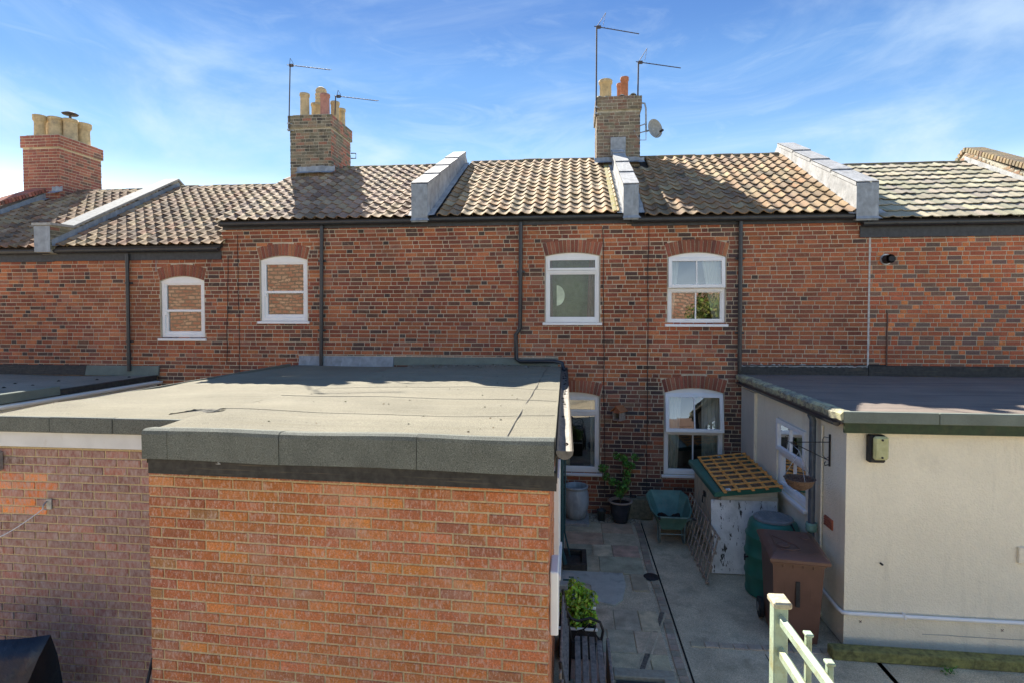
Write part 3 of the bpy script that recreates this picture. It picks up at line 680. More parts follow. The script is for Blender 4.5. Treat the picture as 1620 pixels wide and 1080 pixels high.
# ------------------------------------------------------------------ lead parapets between the roofs
def lead_parapet(parent,x0,x1,ze,zr,name,fh=.58,rh=.32,yb=14.3,dx=0):
    """a raised party wall clad in lead; dx shifts the ridge end sideways"""
    y0=10.13
    prof=[(y0,ze-.04),(y0,ze+fh),(y0+.16,ze+fh+.03),(13.85,zr+rh),(yb,zr+rh-.22),(yb,zr-.4),(13.8,zr-.25),(10.35,ze-.1)]
    mb=MB(); mb.prism([(x0,a,b) for a,b in prof],(x1-x0,0,0)); p=mb.build('parapet',M_lead,parent)
    # capping sheets along the slope, each lapping the next
    A=Vector((0,y0+.02,ze+fh+.015)); B=Vector((0,13.86,zr+rh+.004)); n=4
    for k in range(n):
        a=A.lerp(B,k/n)+Vector((0,-.015,.012)); b=A.lerp(B,(k+1)/n)+Vector((0,.02,.003)); up=Vector((0,0,.014))
        m=MB(); xa,xb=x0-.022,x1+.022
        m.add([(xa,a.y,a.z),(xb,a.y,a.z),(xb,b.y,b.z),(xa,b.y,b.z),(xa,a.y,a.z+.014),(xb,a.y,a.z+.014),(xb,b.y,b.z+.014),(xa,b.y,b.z+.014)],[(0,1,2,3),(4,5,6,7),(0,1,5,4),(1,2,6,5),(2,3,7,6),(3,0,4,7)])
        for xx in (xa,xb-.004): m.add([(xx,a.y,a.z+.012),(xx,b.y,b.z+.012),(xx,b.y,b.z-.06),(xx,a.y,a.z-.06),(xx+.004,a.y,a.z+.012),(xx+.004,b.y,b.z+.012),(xx+.004,b.y,b.z-.06),(xx+.004,a.y,a.z-.06)],[(0,1,2,3),(4,5,6,7),(0,3,7,4),(1,2,6,5)])
        m.build('lead_cap',M_lead,p)
    # front face sheet and flashings down both sides
    m=MB(); m.bbox(x0-.015,x1+.015,y0-.012,y0-.002,ze-.10,ze+fh+.01,b=.003); m.add([(x0-.015,y0-.008,ze-.02),(x1+.015,y0-.008,ze-.02),(x1+.06,y0-.045,ze-.075),(x0-.03,y0-.045,ze-.075)],[(0,1,2,3)]); m.build('lead_apron',M_leadB,p)
    k=(zr-ze)/(13.8-10.17)
    for sgn,xf in ((-1,x0),(1,x1)):
        m=MB(); vs=[];fs=[];N=16; rng=random.Random(int(x0*100)+sgn)
        for i in range(N+1):
            y=10.12+(13.8-10.12)*i/N; z=ze+k*(y-10.17)
            wv=rng.uniform(-.012,.012)
            vs+=[(xf+sgn*.004,y,z+.17+wv),(xf+sgn*.012,y,z+.045),(xf+sgn*(.13+wv),y,z+.052+wv*.4)]
        for i in range(N):
            for j in (0,1): fs.append((i*3+j,i*3+j+1,i*3+j+4,i*3+j+3))
        m.add(vs,fs,smooth=False); m.build('side_flashing',M_lead,p)
    return p
lead_parapet(h3,-2.89,-2.62,5.36,7.24,'a')
lead_parapet(h4,.90,1.13,5.34,7.26,'b',fh=.50,yb=13.4,rh=.34)
lead_parapet(h5,4.74,5.06,5.26,7.22,'c',fh=.52)
# mortar valley beside the middle parapet, thick with yellow lichen
mb=MB(); vs=[]; fs=[]
for i in range(15):
    y=10.14+3.5*i/14; z=5.36+.52*(y-10.17)
    vs+=[(.70,y,z+.05),(.76,y,z+.065),(.83,y,z+.05)]
for i in range(14):
    for j in (0,1): fs.append((i*3+j,i*3+j+1,i*3+j+4,i*3+j+3))
mb.add(vs,fs); mb.build('mortar_fillet',mat('lichened_mortar',(.42,.38,.22),.95,n1=[(30,.6,1.3)],n2=(8,(.36,.30,.06),.45,.65),bump=(60,1,.012)),h4)

# brick parapets with coping
def brick_parapet(parent,x0,x1,ze,zr,side,coping,cm,seed,fh=.42,rh=.20,pal=PAL_CHC,pn='chc',foot=True):
    y0=10.1; prof=[(y0,ze-.1),(y0,ze+fh),(y0+.5,ze+fh+.02),(13.75,zr+rh),(14.6,zr+rh-.45),(14.6,zr-.6),(10.4,ze-.15)]
    mb=MB(); mb.prism([(x0,a,b) for a,b in prof],(x1-x0,0,0)); p=mb.build('parapet',M_mortC,parent)
    BASE[p]=BASE[parent]
    k=(zr-ze)/(13.8-10.17)
    topz=lambda y: ze+fh+.02 if y<y0+.5 else (ze+fh+.02+(zr+rh-ze-fh-.02)*(y-y0-.5)/(13.75-y0-.5) if y<13.75 else zr+rh-.53*(y-13.75))
    if side>0: brickwork(p,(x1,y0),PI/2,4.4,ze-.05,zr+rh+.05,'stretcher',pal,pn,None,M_chim,clip=lambda u,z: z<topz(y0+u)-.04 and z>ze+k*(u+y0-10.17)-.05,cap=70,seed=seed)
    else: brickwork(p,(x0,14.5),-PI/2,4.4,ze-.05,zr+rh+.05,'stretcher',pal,pn,None,M_chim,clip=lambda u,z: z<topz(14.5-u)-.04 and z>ze+k*(14.5-u-10.17)-.05,cap=70,seed=seed)
    if coping=='slab':
        pts=[(y0-.03,ze+fh),(y0+.5,ze+fh+.02),(13.75,zr+rh),(14.6,zr+rh-.45)]
        for (a,b) in zip(pts[:-1],pts[1:]):
            n=max(1,int((b[0]-a[0])/.9))
            for i in range(n):
                q=[a[0]+(b[0]-a[0])*i/n,a[1]+(b[1]-a[1])*i/n]; r_=[a[0]+(b[0]-a[0])*(i+1)/n-.006,a[1]+(b[1]-a[1])*(i+1)/n]
                m=MB(); m.prism([(x0-.04,q[0],q[1]),(x0-.04,r_[0],r_[1]),(x0-.04,r_[0],r_[1]+.05),(x0-.04,q[0],q[1]+.05)],(x1-x0+.08,0,0)); m.build('coping_stone',cm,p)
        m=MB(); m.bbox(x0-.012,x1+.012,y0-.014,y0-.003,ze-.1,ze+fh-.01,b=.003); m.build('lead_apron',M_leadB,p)
    else:
        # coping of bricks on edge
        A=(y0+.1,ze+fh+.02);B=(13.8,zr+rh); n=int((B[0]-A[0])/.085); rng=random.Random(seed)
        an=math.atan2(B[1]-A[1],B[0]-A[0])
        for i in range(n+4):
            t=i/n
            if i<n: y=A[0]+(B[0]-A[0])*t; z=A[1]+(B[1]-A[1])*t; aa=an
            else: y=13.8+.085*(i-n)*.8; z=B[1]-.02*(i-n)**1.5; aa=an-.35*(i-n+1)
            m=MB(); m.bbox(x0-.02,x1+.02,0,.07,0,.10,b=.005,c=jit(pick(cm,rng),rng),T=lambda X,Y_,Z:(X,y+Y_*math.cos(aa)-Z*math.sin(aa),z+Y_*math.sin(aa)+Z*math.cos(aa)))
            m.build('coping_brick',M_chim if side<0 else M_brick,p)
    if foot:
        xf=x1 if side>0 else x0
        m=MB(); vs=[];fs=[];N=16
        for i in range(N+1):
            y=10.12+(13.8-10.12)*i/N; z=ze+k*(y-10.17); vs+=[(xf+side*.012,y,z+.17),(xf+side*.02,y,z+.05),(xf+side*.15,y,z+.055)]
        for i in range(N):
            for j in (0,1): fs.append((i*3+j,i*3+j+1,i*3+j+4,i*3+j+3))
        m.add(vs,fs); m.build('side_flashing',M_leadB if side>0 else M_lead,p)
    return p
brick_parapet(h2,-10.42,-10.10,4.90,6.82,1,'slab',mat('grey_coping',(.36,.36,.33),.8,n1=(14,.75,1.15),n2=(6,(.22,.21,.17),.55,.75)),31)
brick_parapet(h1,-13.65,-13.30,4.88,6.80,1,'edge',PAL_CHR,32,fh=.35,rh=.16)
brick_parapet(h6,8.72,9.05,5.12,6.95,-1,'edge',[((.40,.29,.16),4),((.32,.24,.14),3),((.24,.17,.11),2)],33,fh=.38,rh=.26,pal=[((.34,.21,.12),4),((.26,.17,.10),3)],pn='pr6')

# ------------------------------------------------------------------ chimneys
def chimney(parent,x0,x1,y0,y1,zb,zt,pal,pn,bm,mm,seed,corb=.30,label=None,grow=.035,faces='frl'):
    mb=MB(); mb.box(x0,x1,y0,y1,zb,zt-corb); mb.box(x0-grow,x1+grow,y0-grow,y1+grow,zt-corb,zt-.005); mb.box(x0+.05,x1-.05,y0+.05,y1-.05,zt-.005,zt+.035)
    c=mb.build('chimney',mm,parent,label=label); BASE[c]=BASE[parent]
    for (z0,z1,gg,s) in ((zb,zt-corb,0,0),(zt-corb,zt,grow,1)):
        X0,X1,Y0,Y1=x0-gg,x1+gg,y0-gg,y1+gg
        if 'f' in faces: brickwork(c,(X0,Y0),0,X1-X0,z0,z1,'garden',pal,pn,None,bm,cap=150,seed=seed+s)
        if 'r' in faces: brickwork(c,(X1,Y0),PI/2,Y1-Y0,z0,z1,'garden',pal if pn!='chcC' else PAL_CHR+PAL_CHC[:2],pn+'s',None,bm,cap=150,seed=seed+2+s)
        if 'l' in faces: brickwork(c,(X0,Y1),-PI/2,Y1-Y0,z0,z1,'garden',pal,pn,None,bm,cap=80,seed=seed+4+s)
    return c
def pot(ch,p,zt,r,m,style='plain',base=None):
    """p = top centre"""
    h=p.z-zt; mb=MB()
    if style=='plain': prof=[(r*1.12,0),(r*1.1,.04),(r*.98,.06),(r*.93,h-.10),(r*.95,h-.08),(r*1.08,h-.06),(r*1.08,h),(r*.86,h),(r*.84,h-.2)]
    elif style=='straight': prof=[(r,0),(r,h-.09),(r*1.16,h-.08),(r*1.18,h-.01),(r*1.1,h),(r*.85,h),(r*.84,h-.25)]
    elif style=='louvre':
        prof=[(r*.95,0),(r*.95,h*.45)]
        k=5
        for i in range(k): z=h*.45+(h*.42)*i/k; prof+=[(r*1.12,z+.01),(r*1.12,z+.035),(r*.88,z+.045)]
        prof+=[(r*1.05,h*.9),(r*.9,h*.96),(r*.5,h),(0,h)]
    elif style=='crown': prof=[(r*1.0,0),(r*.93,h*.6),(r*.95,h*.72),(r*1.16,h*.80),(r*1.18,h*.97),(r*1.22,h),(r*1.0,h),(r*.9,h-.15)]
    mb.lathe(prof,p.x,p.y,zt,18); o=mb.build('chimney_pot',m,ch)
    if style!='louvre':
        d=MB(); d.disc(p.x,p.y,zt+h-.12,r*.86,18); d.build('pot_opening',M_soil,ch)
    return o
cA=chimney(h1,-13.9,-12.9,13.2,14.5,6.2,8.11,PAL_CHR,'chr',M_brick,M_mort,41,label='pinkish red brick chimney')
cC=chimney(h3,-6.77,-5.75,13.2,14.4,6.3,8.36,PAL_CHC,'chcC',M_chim,M_mortC,51,label='tall mossy grey brick chimney with six pots')
cE=chimney(h4,.56,1.52,13.3,14.5,6.4,8.55,[((.17,.135,.10),5),((.125,.105,.08),4),((.21,.155,.11),3),((.21,.12,.085),1.2)],'che',M_chim,M_mortC,61,label='brown brick chimney above the middle parapet')
for px,py,y,r,m,s in ((63,184,13.55,.135,M_buff,'crown'),(77,190,14.2,.12,M_buff,'plain'),(88,187,13.7,.165,M_buff,'plain'),(111,190,13.85,.165,M_buff,'plain'),(131,197,14.2,.17,M_buff,'crown')): pot(cA,onY(px,py,y),8.14,r,m,s)
m=MB(); q=onY(111,181,13.85); m.lathe([(0,.05),(.09,.045),(.19,0),(.17,-.02),(0,-.02)],q.x,q.y,q.z,16); m.tube([(q.x,q.y,q.z-.2),(q.x,q.y,q.z)],.03,8); m.build('flue_cowl',M_alu,cA)
for px,py,y,r,m,s in ((482,149,13.5,.112,M_buff,'plain'),(500,165,14.0,.12,M_buff,'plain'),(508,139,14.15,.135,M_buff,'louvre'),(514,150,13.55,.115,mat('pink_clay',(.40,.20,.15),.85,n1=(10,.8,1.15),n2=(6,(.3,.22,.14),.55,.75)),'plain'),(530,162,14.0,.108,M_buff,'plain'),(540,173,14.25,.10,M_buff,'plain')): pot(cC,onY(px,py,y),8.39,r,m,s)
for px,py,y,r,m,s in ((958,128,13.6,.135,M_buff,'straight'),(981,133,14.2,.075,M_terra,'straight'),(988,123,13.7,.085,M_terra,'straight')): pot(cE,onY(px,py,y),8.58,r,m,s)
m=MB()
rng=random.Random(5)
for i in range(40):
    x=rng.uniform(.6,1.5); m.lathe([(0,.05),(.05,.03),(.075,0)],x,rng.uniform(13.33,14.2),8.57+rng.uniform(-.01,.03),7)
m.build('mortar_flaunching',M_mortC,cE)
def chim_flash(ch,x0,x1,y0,zf,h=.16):
    m=MB(); vs=[];fs=[];N=12; rng=random.Random(int(x0*10))
    for i in range(N+1):
        x=x0+(x1-x0)*i/N; t=rng.uniform(-.02,.02); vs+=[(x,y0-.012,zf+h+t),(x,y0-.02,zf+.04),(x,y0-.17,zf-.03+t*.5)]
    for i in range(N):
        for j in (0,1): fs.append((i*3+j,i*3+j+1,i*3+j+4,i*3+j+3))
    m.add(vs,fs); m.build('chimney_flashing',M_leadB,ch)
chim_flash(cC,-6.6,-5.65,13.2,6.98); chim_flash(cE,.5,1.62,13.3,7.05,.12); chim_flash(cA,-13.1,-12.8,13.2,6.66)
m=MB(); m.bbox(.86,1.20,13.235,13.26,7.2,7.62,b=.004); m.build('lead_upstand',M_leadB,cE)

# ------------------------------------------------------------------ aerials and the dish
def aerial(label,mast,boomA,boomB,n,r=.013,whisk=True,brk=None):
    t=thing('tv_aerial',mast[0],label,'aerial','television aerials on the chimneys')
    m=MB(); m.tube(mast,r*1.25,6); m.build('mast',M_alu,t)
    A=Vector(boomA);B=Vector(boomB); m=MB(); m.tube([A,B],r*.8,6); m.build('boom',M_alu,t)
    d=(B-A).normalized(); 
    for k in range(n):
        q=A.lerp(B,.17+.82*k/(n-1)); L=.085-.02*k/n; m=MB(); m.tube([q+Vector((-.02,-L,-.02)),q+Vector((.02,L,.03))],.006,4); m.build('element',M_alu,t)
    q=A.lerp(B,.1); m=MB(); m.bbox(q.x-.05,q.x+.05,q.y-.02,q.y+.02,q.z-.035,q.z+.03); m.build('dipole_box',M_alu,t)
    if whisk:
        m=MB(); q=A.lerp(B,.06); m.tube([q,q+Vector((whisk[0],0,whisk[1]))],.007,4); m.tube([q+Vector((whisk[0],0,whisk[1])),q+Vector((whisk[0]*.2+.1,0,.02))],.004,4); m.build('reflector_rod',M_alu,t)
    if brk:
        m=MB()
        for q in brk: m.tube([q,Vector(q)+Vector((.16,.14,0))],.014,5); m.bbox(q[0]-.03,q[0]+.03,q[1]-.03,q[1]+.03,q[2]-.02,q[2]+.02)
        m.build('bracket',M_galv,t)
Y=13.12
aerial('tall thin television aerial on the left edge of the mossy grey chimney',[onY(457,208,Y),onY(459,104,Y)],onY(454,103,Y),onY(522,111,Y),10,.012,(.02,.16),[onY(457,196,Y),onY(457,206,Y)])
aerial('short low television aerial on the right corner of the mossy grey chimney',[onY(530,182,13.5),onY(531,152,13.5)],onY(529,152,13.5),onY(597,160,13.5),11,.012,(.03,.14))
Y=13.2
aerial('tallest television aerial, on the left edge of the brown brick chimney',[onY(943,185,Y),onY(944,43,Y)],onY(940,42,Y),onY(1011,54,Y),12,.014,(.20,.3),[onY(943,180,Y),onY(943,170,Y)])
aerial('television aerial on the right corner of the brown brick chimney above the satellite dish',[onY(1009,160,13.4),onY(1010,99,13.4)],onY(1006,98,13.4),onY(1077,108,13.4),12,.014,(.19,.3))
t=thing('satellite_dish',onY(1016,205,13.3),'round grey satellite dish bracketed to the right side of the brown brick chimney','satellite dish')
C0=onY(1036,204,13.35); ax=Vector((.52,-.85,.12)).normalized(); s1=ax.cross(Vector((0,0,1))).normalized(); s2=s1.cross(ax)
m=MB(); vs=[];fs=[];N=28
for i,rr in enumerate((0,.07,.14,.185,.205)):
    for k in range(N): a=2*PI*k/N; vs.append(C0+s1*rr*math.cos(a)+s2*rr*1.08*math.sin(a)+ax*(rr*rr*1.3-.04))
for i in range(4):
    for k in range(N): fs.append((i*N+k,i*N+(k+1)%N,(i+1)*N+(k+1)%N,(i+1)*N+k))
m.add(vs,fs,smooth=True); m.build('reflector',M_dish,t)
m=MB(); m.tube([C0-s2*.21-ax*.0,C0-s2*.14+ax*.26],.011,6); m.build('feed_arm',M_galv,t)
m=MB(); e=C0-s2*.14+ax*.26; m.tube([e,e-ax*.09],.028,8); m.build('receiver',M_rub,t)
m=MB(); a=onY(1013,163,13.35); b=onY(1022,172,13.35); c=onY(1022,208,13.35); d=onY(1006,212,13.35)
m.tube([a,onY(1020,164,13.35),b,c],.02,8); m.tube([c,d],.013,6); m.tube([onY(1022,196,13.35),onY(1008,201,13.35)],.013,6); m.tube([onY(1008,201,13.35),onY(1003,207,13.3),onY(1012,222,13.3),onY(1022,222,13.3),onY(1022,208,13.3)],.01,6); m.tube([c,C0-ax*.04],.02,6)
m.build('wall_bracket',M_galv,t)
m=MB(); m.tube([onY(555,243,14.0),onY(563,243,14.0),onY(563,251,14.0),onY(555,251,14.0)],.014,6); m.build('aerial_bracket',M_alu,None,'small empty metal bracket on the right side of the mossy grey chimney','bracket',base=onY(555,247,14.0))

# ------------------------------------------------------------------ downpipes, cables and small things on the terrace wall
yp=YW-.07
def pz(px,py,y=yp): return onY(px,py,y)
def P2(*q): return [pz(a,b) for a,b in q]
pipe(h2,P2((201,402),(204,586))); 
pipe(h3,P2((509,358),(508,578)))
mb=MB(); q=pz(508,578); mb.tube([(q.x,q.y,q.z),(q.x-.05,q.y-.05,q.z-.06),(q.x-.5,q.y-.08,q.z-.09)],.034,10); mb.build('pipe_shoe',M_blk,h3)
pipe(h4,P2((824,352),(823,520),(816,530),(817,567),(823,571))+[Vector((-.30,10.12,2.77)),Vector((-.17,10.0,2.75)),Vector((-.14,9.95,2.60))],.036)
pipe(h5,P2((1172,350),(1170,586)),.036)
def cable(parent,pts,r=.006,m=M_rub,name='cable'):
    mb=MB(); mb.tube(pts,r,5); return mb.build(name,m,parent)
yc=YW-.018
def wob(px0,py0,px1,py1,n,seed,y=yc):
    rng=random.Random(seed); return [onY(px0+(px1-px0)*i/n+rng.uniform(-.7,.7),py0+(py1-py0)*i/n,y) for i in range(n+1)]
cable(h4,wob(954,360,957,780,14,1)); cable(h4,wob(1026,358,1023,806,14,2)); cable(h2,wob(361,408,359,572,8,3)); cable(h3,wob(376,372,379,592,10,4),.005)
cable(h2,wob(247,392,246,430,4,5),.005,M_galv)
cable(h5,wob(1175,577,1370,577,10,6),.008); cable(h6,wob(1374,577,1402,577,3,7),.008); cable(h6,wob(1404,492,1403,577,5,8),.013,M_brown)
# black flue terminal
t=thing('flue_terminal',onY(1401,411,YW),'round black flue terminal high on the chequered brick wall','vent')
q=onY(1401,411,YW); m=MB(); m.tube([(q.x,YW+.0,q.z),(q.x,YW-.02,q.z)],.095,20); m.build('wall_plate',M_galv,t)
m=MB(); m.tube([(q.x,YW-.01,q.z),(q.x,YW-.16,q.z)],.073,20,caps=False); m.tube([(q.x,YW-.03,q.z),(q.x,YW-.035,q.z)],.072,20); m.tube([(q.x+.02,YW-.16,q.z),(q.x+.02,YW-.09,q.z)],.05,16); m.build('flue_pipe',M_rub,t)
# lead flashings where the flat roofs meet the wall
def wallflash(parent,px0,px1,ztop,zbot,m,seed,out=.012):
    a=onY(px0,500,YW).x if px0 is not None else None
for (x0,x1,z0,z1,mm,par,nm) in ((-5.14,-3.3,2.63,2.82,M_leadB,h3,'a'),(-3.29,-.25,2.66,2.81,M_feltG,h4,'b')):
    m=MB(); m.prism([(x0,YW-.011,z1),(x0,YW-.03,z1-.01),(x0,YW-.05,z0),(x0,YW-.011,z0)],(x1-x0,0,0)); m.build('wall_flashing',mm,par)
m=MB()
x=-5.14
m=MB(); m.box(-5.16,-.25,YW-.018,YW-.005,2.815,2.83); m.build('mortar_fillet',M_mort,h4)

# ================================================================== BRICK EXTENSION WITH THE FELT ROOF
ex=thing('brick_extension',(-1.6,7,0),'orange brick flat-roofed extension with deep green felt edge, nearest the camera','building','single-storey rear extensions')
OF0=(-3.05,3.80); OF1=(-.15,3.68); LF=math.hypot(OF1[0]-OF0[0],OF1[1]-OF0[1]); AF=math.atan2(OF1[1]-OF0[1],OF1[0]-OF0[0])
TF=brickwork(ex,OF0,AF,LF,.035,2.51,'stretcher',PAL_ORANGE,'orange',None,M_brickF,cap=300,seed=71,
   zones=[(0,.5,0,2.5,[((.50,.17,.055),3),((.44,.14,.055),4),((.38,.125,.06),2),((.42,.19,.07),1.5)],'zor')])
mb=MB(); mb.prism([(OF0[0],OF0[1],0),(OF1[0],OF1[1],0),(OF1[0]-.086,10.04,0),(OF0[0],10.04,0)],(0,0,2.50)); mb.build('wall',M_mortY,ex)
brickwork(ex,OF1,PI/2+.0135,6.3,.035,2.51,'stretcher',PAL_ORANGE,'orange',None,M_brickF,cap=60,seed=72,name='side_brick')
brickwork(ex,(OF0[0],4.66),-PI/2,.86,.035,2.51,'stretcher',PAL_ORANGE,'orange',None,M_brickF,cap=10,seed=73,name='side_brick')
XR=lambda y:-.0135*(y-3.64)
def rf(x,y):
    t=(y-3.7)/6.4; z=2.80-.12*t
    z+=.010*math.sin(x*2.1+1.3)*math.sin(y*1.7)+.006*math.sin(y*5.3+x*1.1)+.004*math.sin(y*9.1-x*.7)+.004*math.sin(x*5+y*2)
    return z
XE0,XE1=-2.965,-.105
def fl(x): return 3.70-.04*(x+3.1)      # front line of the roof
mb=MB(); nx,ny=40,60; vs=[];fs=[]
for j in range(ny+1):
    for i in range(nx+1):
        x=XE0+(XE1-XE0)*i/nx; y=fl(x)-.02+(10.28-fl(x))*j/ny; x+=XR(y)*i/nx; vs.append((x,y,rf(x,y)))
for j in range(ny):
    for i in range(nx): q=j*(nx+1)+i; fs.append((q,q+1,q+nx+2,q+nx+1))
mb.add(vs,fs,smooth=True)
mb.prism([(XE0+.01,fl(XE0)+.05,2.55),(XE1-.01,fl(XE1)+.05,2.55),(XE1-.01+XR(10.1),10.1,2.55),(XE0+.01,10.1,2.55)],(0,0,.10))
# left and right edges of the sheet
for x in (XE0,XE1):
    v=[(x,fl(x)-.02+(10.28-fl(x))*j/30,0) for j in range(31)]
    v=[(a+(XR(b) if x>-1 else 0),b,0) for a,b,_ in v]; mb.add([(a,b,rf(a,b)) for a,b,_ in v]+[(a,b,2.56) for a,b,_ in v],[(j,j+1,32+j,31+j) for j in range(30)])
mb.build('roof_felt',M_felt,ex)
# strips of felt dressed over the front edge, lapped at their joints
cuts=[XE0-.012,onY(278,690,3.72).x,onY(455,690,3.72).x,onY(668,690,3.70).x,XE1+.0]
rng=random.Random(4)
for k in range(4):
    a,b=cuts[k],cuts[k+1]-.004; T=lambda u,d,z:(u,fl(u)-.035-d,z)
    m=MB(); n=10
    vs=[];fs=[]; e=.004*(k%2)+.002
    for i in range(n+1):
        u=a+(b-a)*i/n; wv=.003*math.sin(u*6+k); zt=rf(u,fl(u))
        vs+=[T(u,-.11,zt+.006),T(u,-.02+0,zt+.013+e),T(u,.008+e,zt+.004),T(u,.014+e+wv,zt-.02),T(u,.012+e+wv,2.596+.004*math.sin(u*4)),T(u,-.004,2.594)]
    for i in range(n):
        for j in range(5): fs.append((i*6+j,i*6+j+1,i*6+j+7,i*6+j+6))
    fs+=[tuple(range(6)),tuple(range(n*6,n*6+6))]
    m.add(vs,fs); m.build('felt_strip',M_feltE,ex)
mb=MB(); mb.prism([(XE0+.015,fl(XE0)-.028,2.49),(XE1+.01,fl(XE1)-.028,2.49),(XE1+.01,fl(XE1)+.03,2.49),(XE0+.015,fl(XE0)+.03,2.49)],(0,0,.115)); mb.build('fascia_board',M_blkwood,ex)
for px,py in ((345,731),(442,732),(523,735),(118,640)):
    if py>700:
        m=MB(); q=onY(px,py,3.64); rng=random.Random(px); m.add([(q.x+rng.uniform(-.02,.02),q.y+.0,q.z+rng.uniform(-.012,.012)) for _ in range(3)]+[(q.x+rng.uniform(-.02,.02),q.y-.012,q.z+rng.uniform(-.012,.012)) for _ in range(3)],[(0,1,4,3),(1,2,5,4),(2,0,3,5),(3,4,5)]); m.build('flaking_paint',M_peel,ex)
# lap lines in the felt: a narrow strip welded along each joint
def lapline(parent,pts,w,m,name='felt_lap'):
    mb=MB(); vs=[];fs=[]
    P=[]
    for a,b in zip(pts[:-1],pts[1:]):
        for i in range(12): t=i/12; P.append((a[0]+(b[0]-a[0])*t,a[1]+(b[1]-a[1])*t))
    P.append(pts[-1])
    for x,y in P: vs+=[(x-w/2,y,rf(x,y)+.003),(x-w/2+.003,y,rf(x,y)+.007),(x+w/2-.003,y,rf(x,y)+.007),(x+w/2,y,rf(x,y)+.003)]
    for i in range(len(P)-1):
        for j in range(3): fs.append((i*4+j,i*4+j+1,i*4+j+5,i*4+j+4))
    mb.add(vs,fs); return mb.build(name,m,parent)
lapline(ex,[(-.42,3.66),(-.42,10.2)],.01,M_blkwood)
for yy in (4.55,5.5,6.45,7.4,8.35,9.3):
    mb=MB(); vs=[];fs=[]; N=40; rng=random.Random(int(yy*10))
    for i in range(N+1):
        x=XE0+.02+(XE1-XE0-.04)*i/N+XR(yy)*i/N; d=rng.uniform(-.004,.004); vs+=[(x,yy+.05+d,rf(x,yy+.05)+.001),(x,yy+d,rf(x,yy)+.0035),(x,yy-.004+d,rf(x,yy-.004)-.001)]
    for i in range(N):
        for j in (0,1): fs.append((i*3+j,i*3+j+1,i*3+j+4,i*3+j+3))
    mb.add(vs,fs); mb.build('felt_lap',M_felt,ex)
# torn felt lying near the front edge
M_torn=mat('torn_felt',(.11,.105,.085),.95,n1=[(200,.5,1.6),(40,.6,1.3)],bump=(90,1,.01))
mb=MB(); rng=random.Random(9); A=onZ(268,656,2.80); B=onZ(362,646,2.80); vs=[];fs=[]
for i in range(25):
    t=i/24; c=A.lerp(B,t); c.y+=.10*math.sin(t*5); w_=.03+.16*t*(1-.4*rng.random()); z=max(rf(min(max(c.x,XE0),XE1),c.y),2.72)
    vs+=[(c.x,c.y-w_*.5,z+.004),(c.x+.01,c.y,z+.012+.012*rng.random()),(c.x,c.y+w_*.5+rng.uniform(-.01,.01),z+.005)]
for i in range(24):
    for j in (0,1): fs.append((i*3+j,i*3+j+1,i*3+j+4,i*3+j+3))
mb.add(vs,fs); mb.build('torn_felt_patch',M_torn,ex)
mb=MB(); rng=random.Random(52)
for i in range(230):
    x=rng.uniform(-2.9,-.3); yy=10.2-abs(rng.gauss(0,.5)) if rng.random()<.45 else rng.uniform(3.8,10.1); r_=rng.uniform(.004,.013)*(1.8 if yy>9.6 else 1)
    if yy<3.8: continue
    p=[(x+r_*math.cos(k*1.26+i)*rng.uniform(.6,1.3),yy+r_*math.sin(k*1.26+i)*rng.uniform(.6,1.3),rf(x,yy)+.002) for k in range(5)]+[(x,yy,rf(x,yy)+r_*.8)]
    mb.add(p,[(k,(k+1)%5,5) for k in range(5)],rng.choice([(.05,.045,.03),(.10,.10,.04),(.16,.10,.05),(.3,.28,.24)]))
mb.build('roof_debris',M_gravel,ex,kind='stuff')
# gutter along the right edge, an old trough full of moss specks
gt=gutter_y(ex,3.60,10.15,-.045,2.735,.056,mat('old_grey_gutter',(.17,.15,.125),.7,n1=(20,.6,1.4)),2.66,closed=True,x2=-.045+XR(10.15))
m=MB(); rng=random.Random(3)
for i in range(26): yq=3.8+rng.random()**.8*6.2; m.lathe([(0,.012),(.012,.006),(.016,0)],-.045+XR(yq)+rng.uniform(-.02,.02),yq,2.69,6)
m.build('gutter_debris',M_soil,gt)
mb=MB(); mb.prism([(-.104,3.62,2.52),(-.092,3.62,2.52),(-.092+XR(10.1),10.1,2.52),(-.104+XR(10.1),10.1,2.52)],(0,0,.18)); mb.build('side_fascia_board',M_blkwood,ex)
pipe(ex,[(-.10,7.85,2.62),(-.14,7.87,2.5),(-.14,7.9,.30),(-.09,7.95,.1)],.034,M_tealhose,clips=False)
# white door frame and white box on the side wall
w_=MB(); w_.bbox(-.185,-.118,5.35,5.42,1.15,2.06); w_.bbox(-.185,-.118,5.98,6.05,1.15,2.06); w_.bbox(-.185,-.12,5.42,5.98,1.99,2.06); w_.bbox(-.185,-.10,5.3,6.1,1.10,1.15); wn=w_.build('window',M_white,ex)
w_=MB(); w_.box(-.17,-.15,5.42,5.98,1.15,1.99); w_.build('pane',M_glass,wn)
q=onX(876,880,-.1); mb=MB(); mb.bbox(-.142,-.085,3.72,4.0,1.47,1.90,b=.008); mb.build('meter_box',M_white,None,'small white plastic box on the right corner of the orange brick wall','box',base=(-.11,3.85,1.47))
mb=MB(); rng=random.Random(8)
mb.tube([(-.10,8.05,2.2),(-.09,8.05,1.2),(-.10,8.1,.5),(-.02,8.2,.1)],.012,8)
mb.build('garden_hose',M_tealhose,None,'thin dark teal hose hanging beside the teal downpipe of the orange brick extension','hose',base=(.03,7.8,.1))

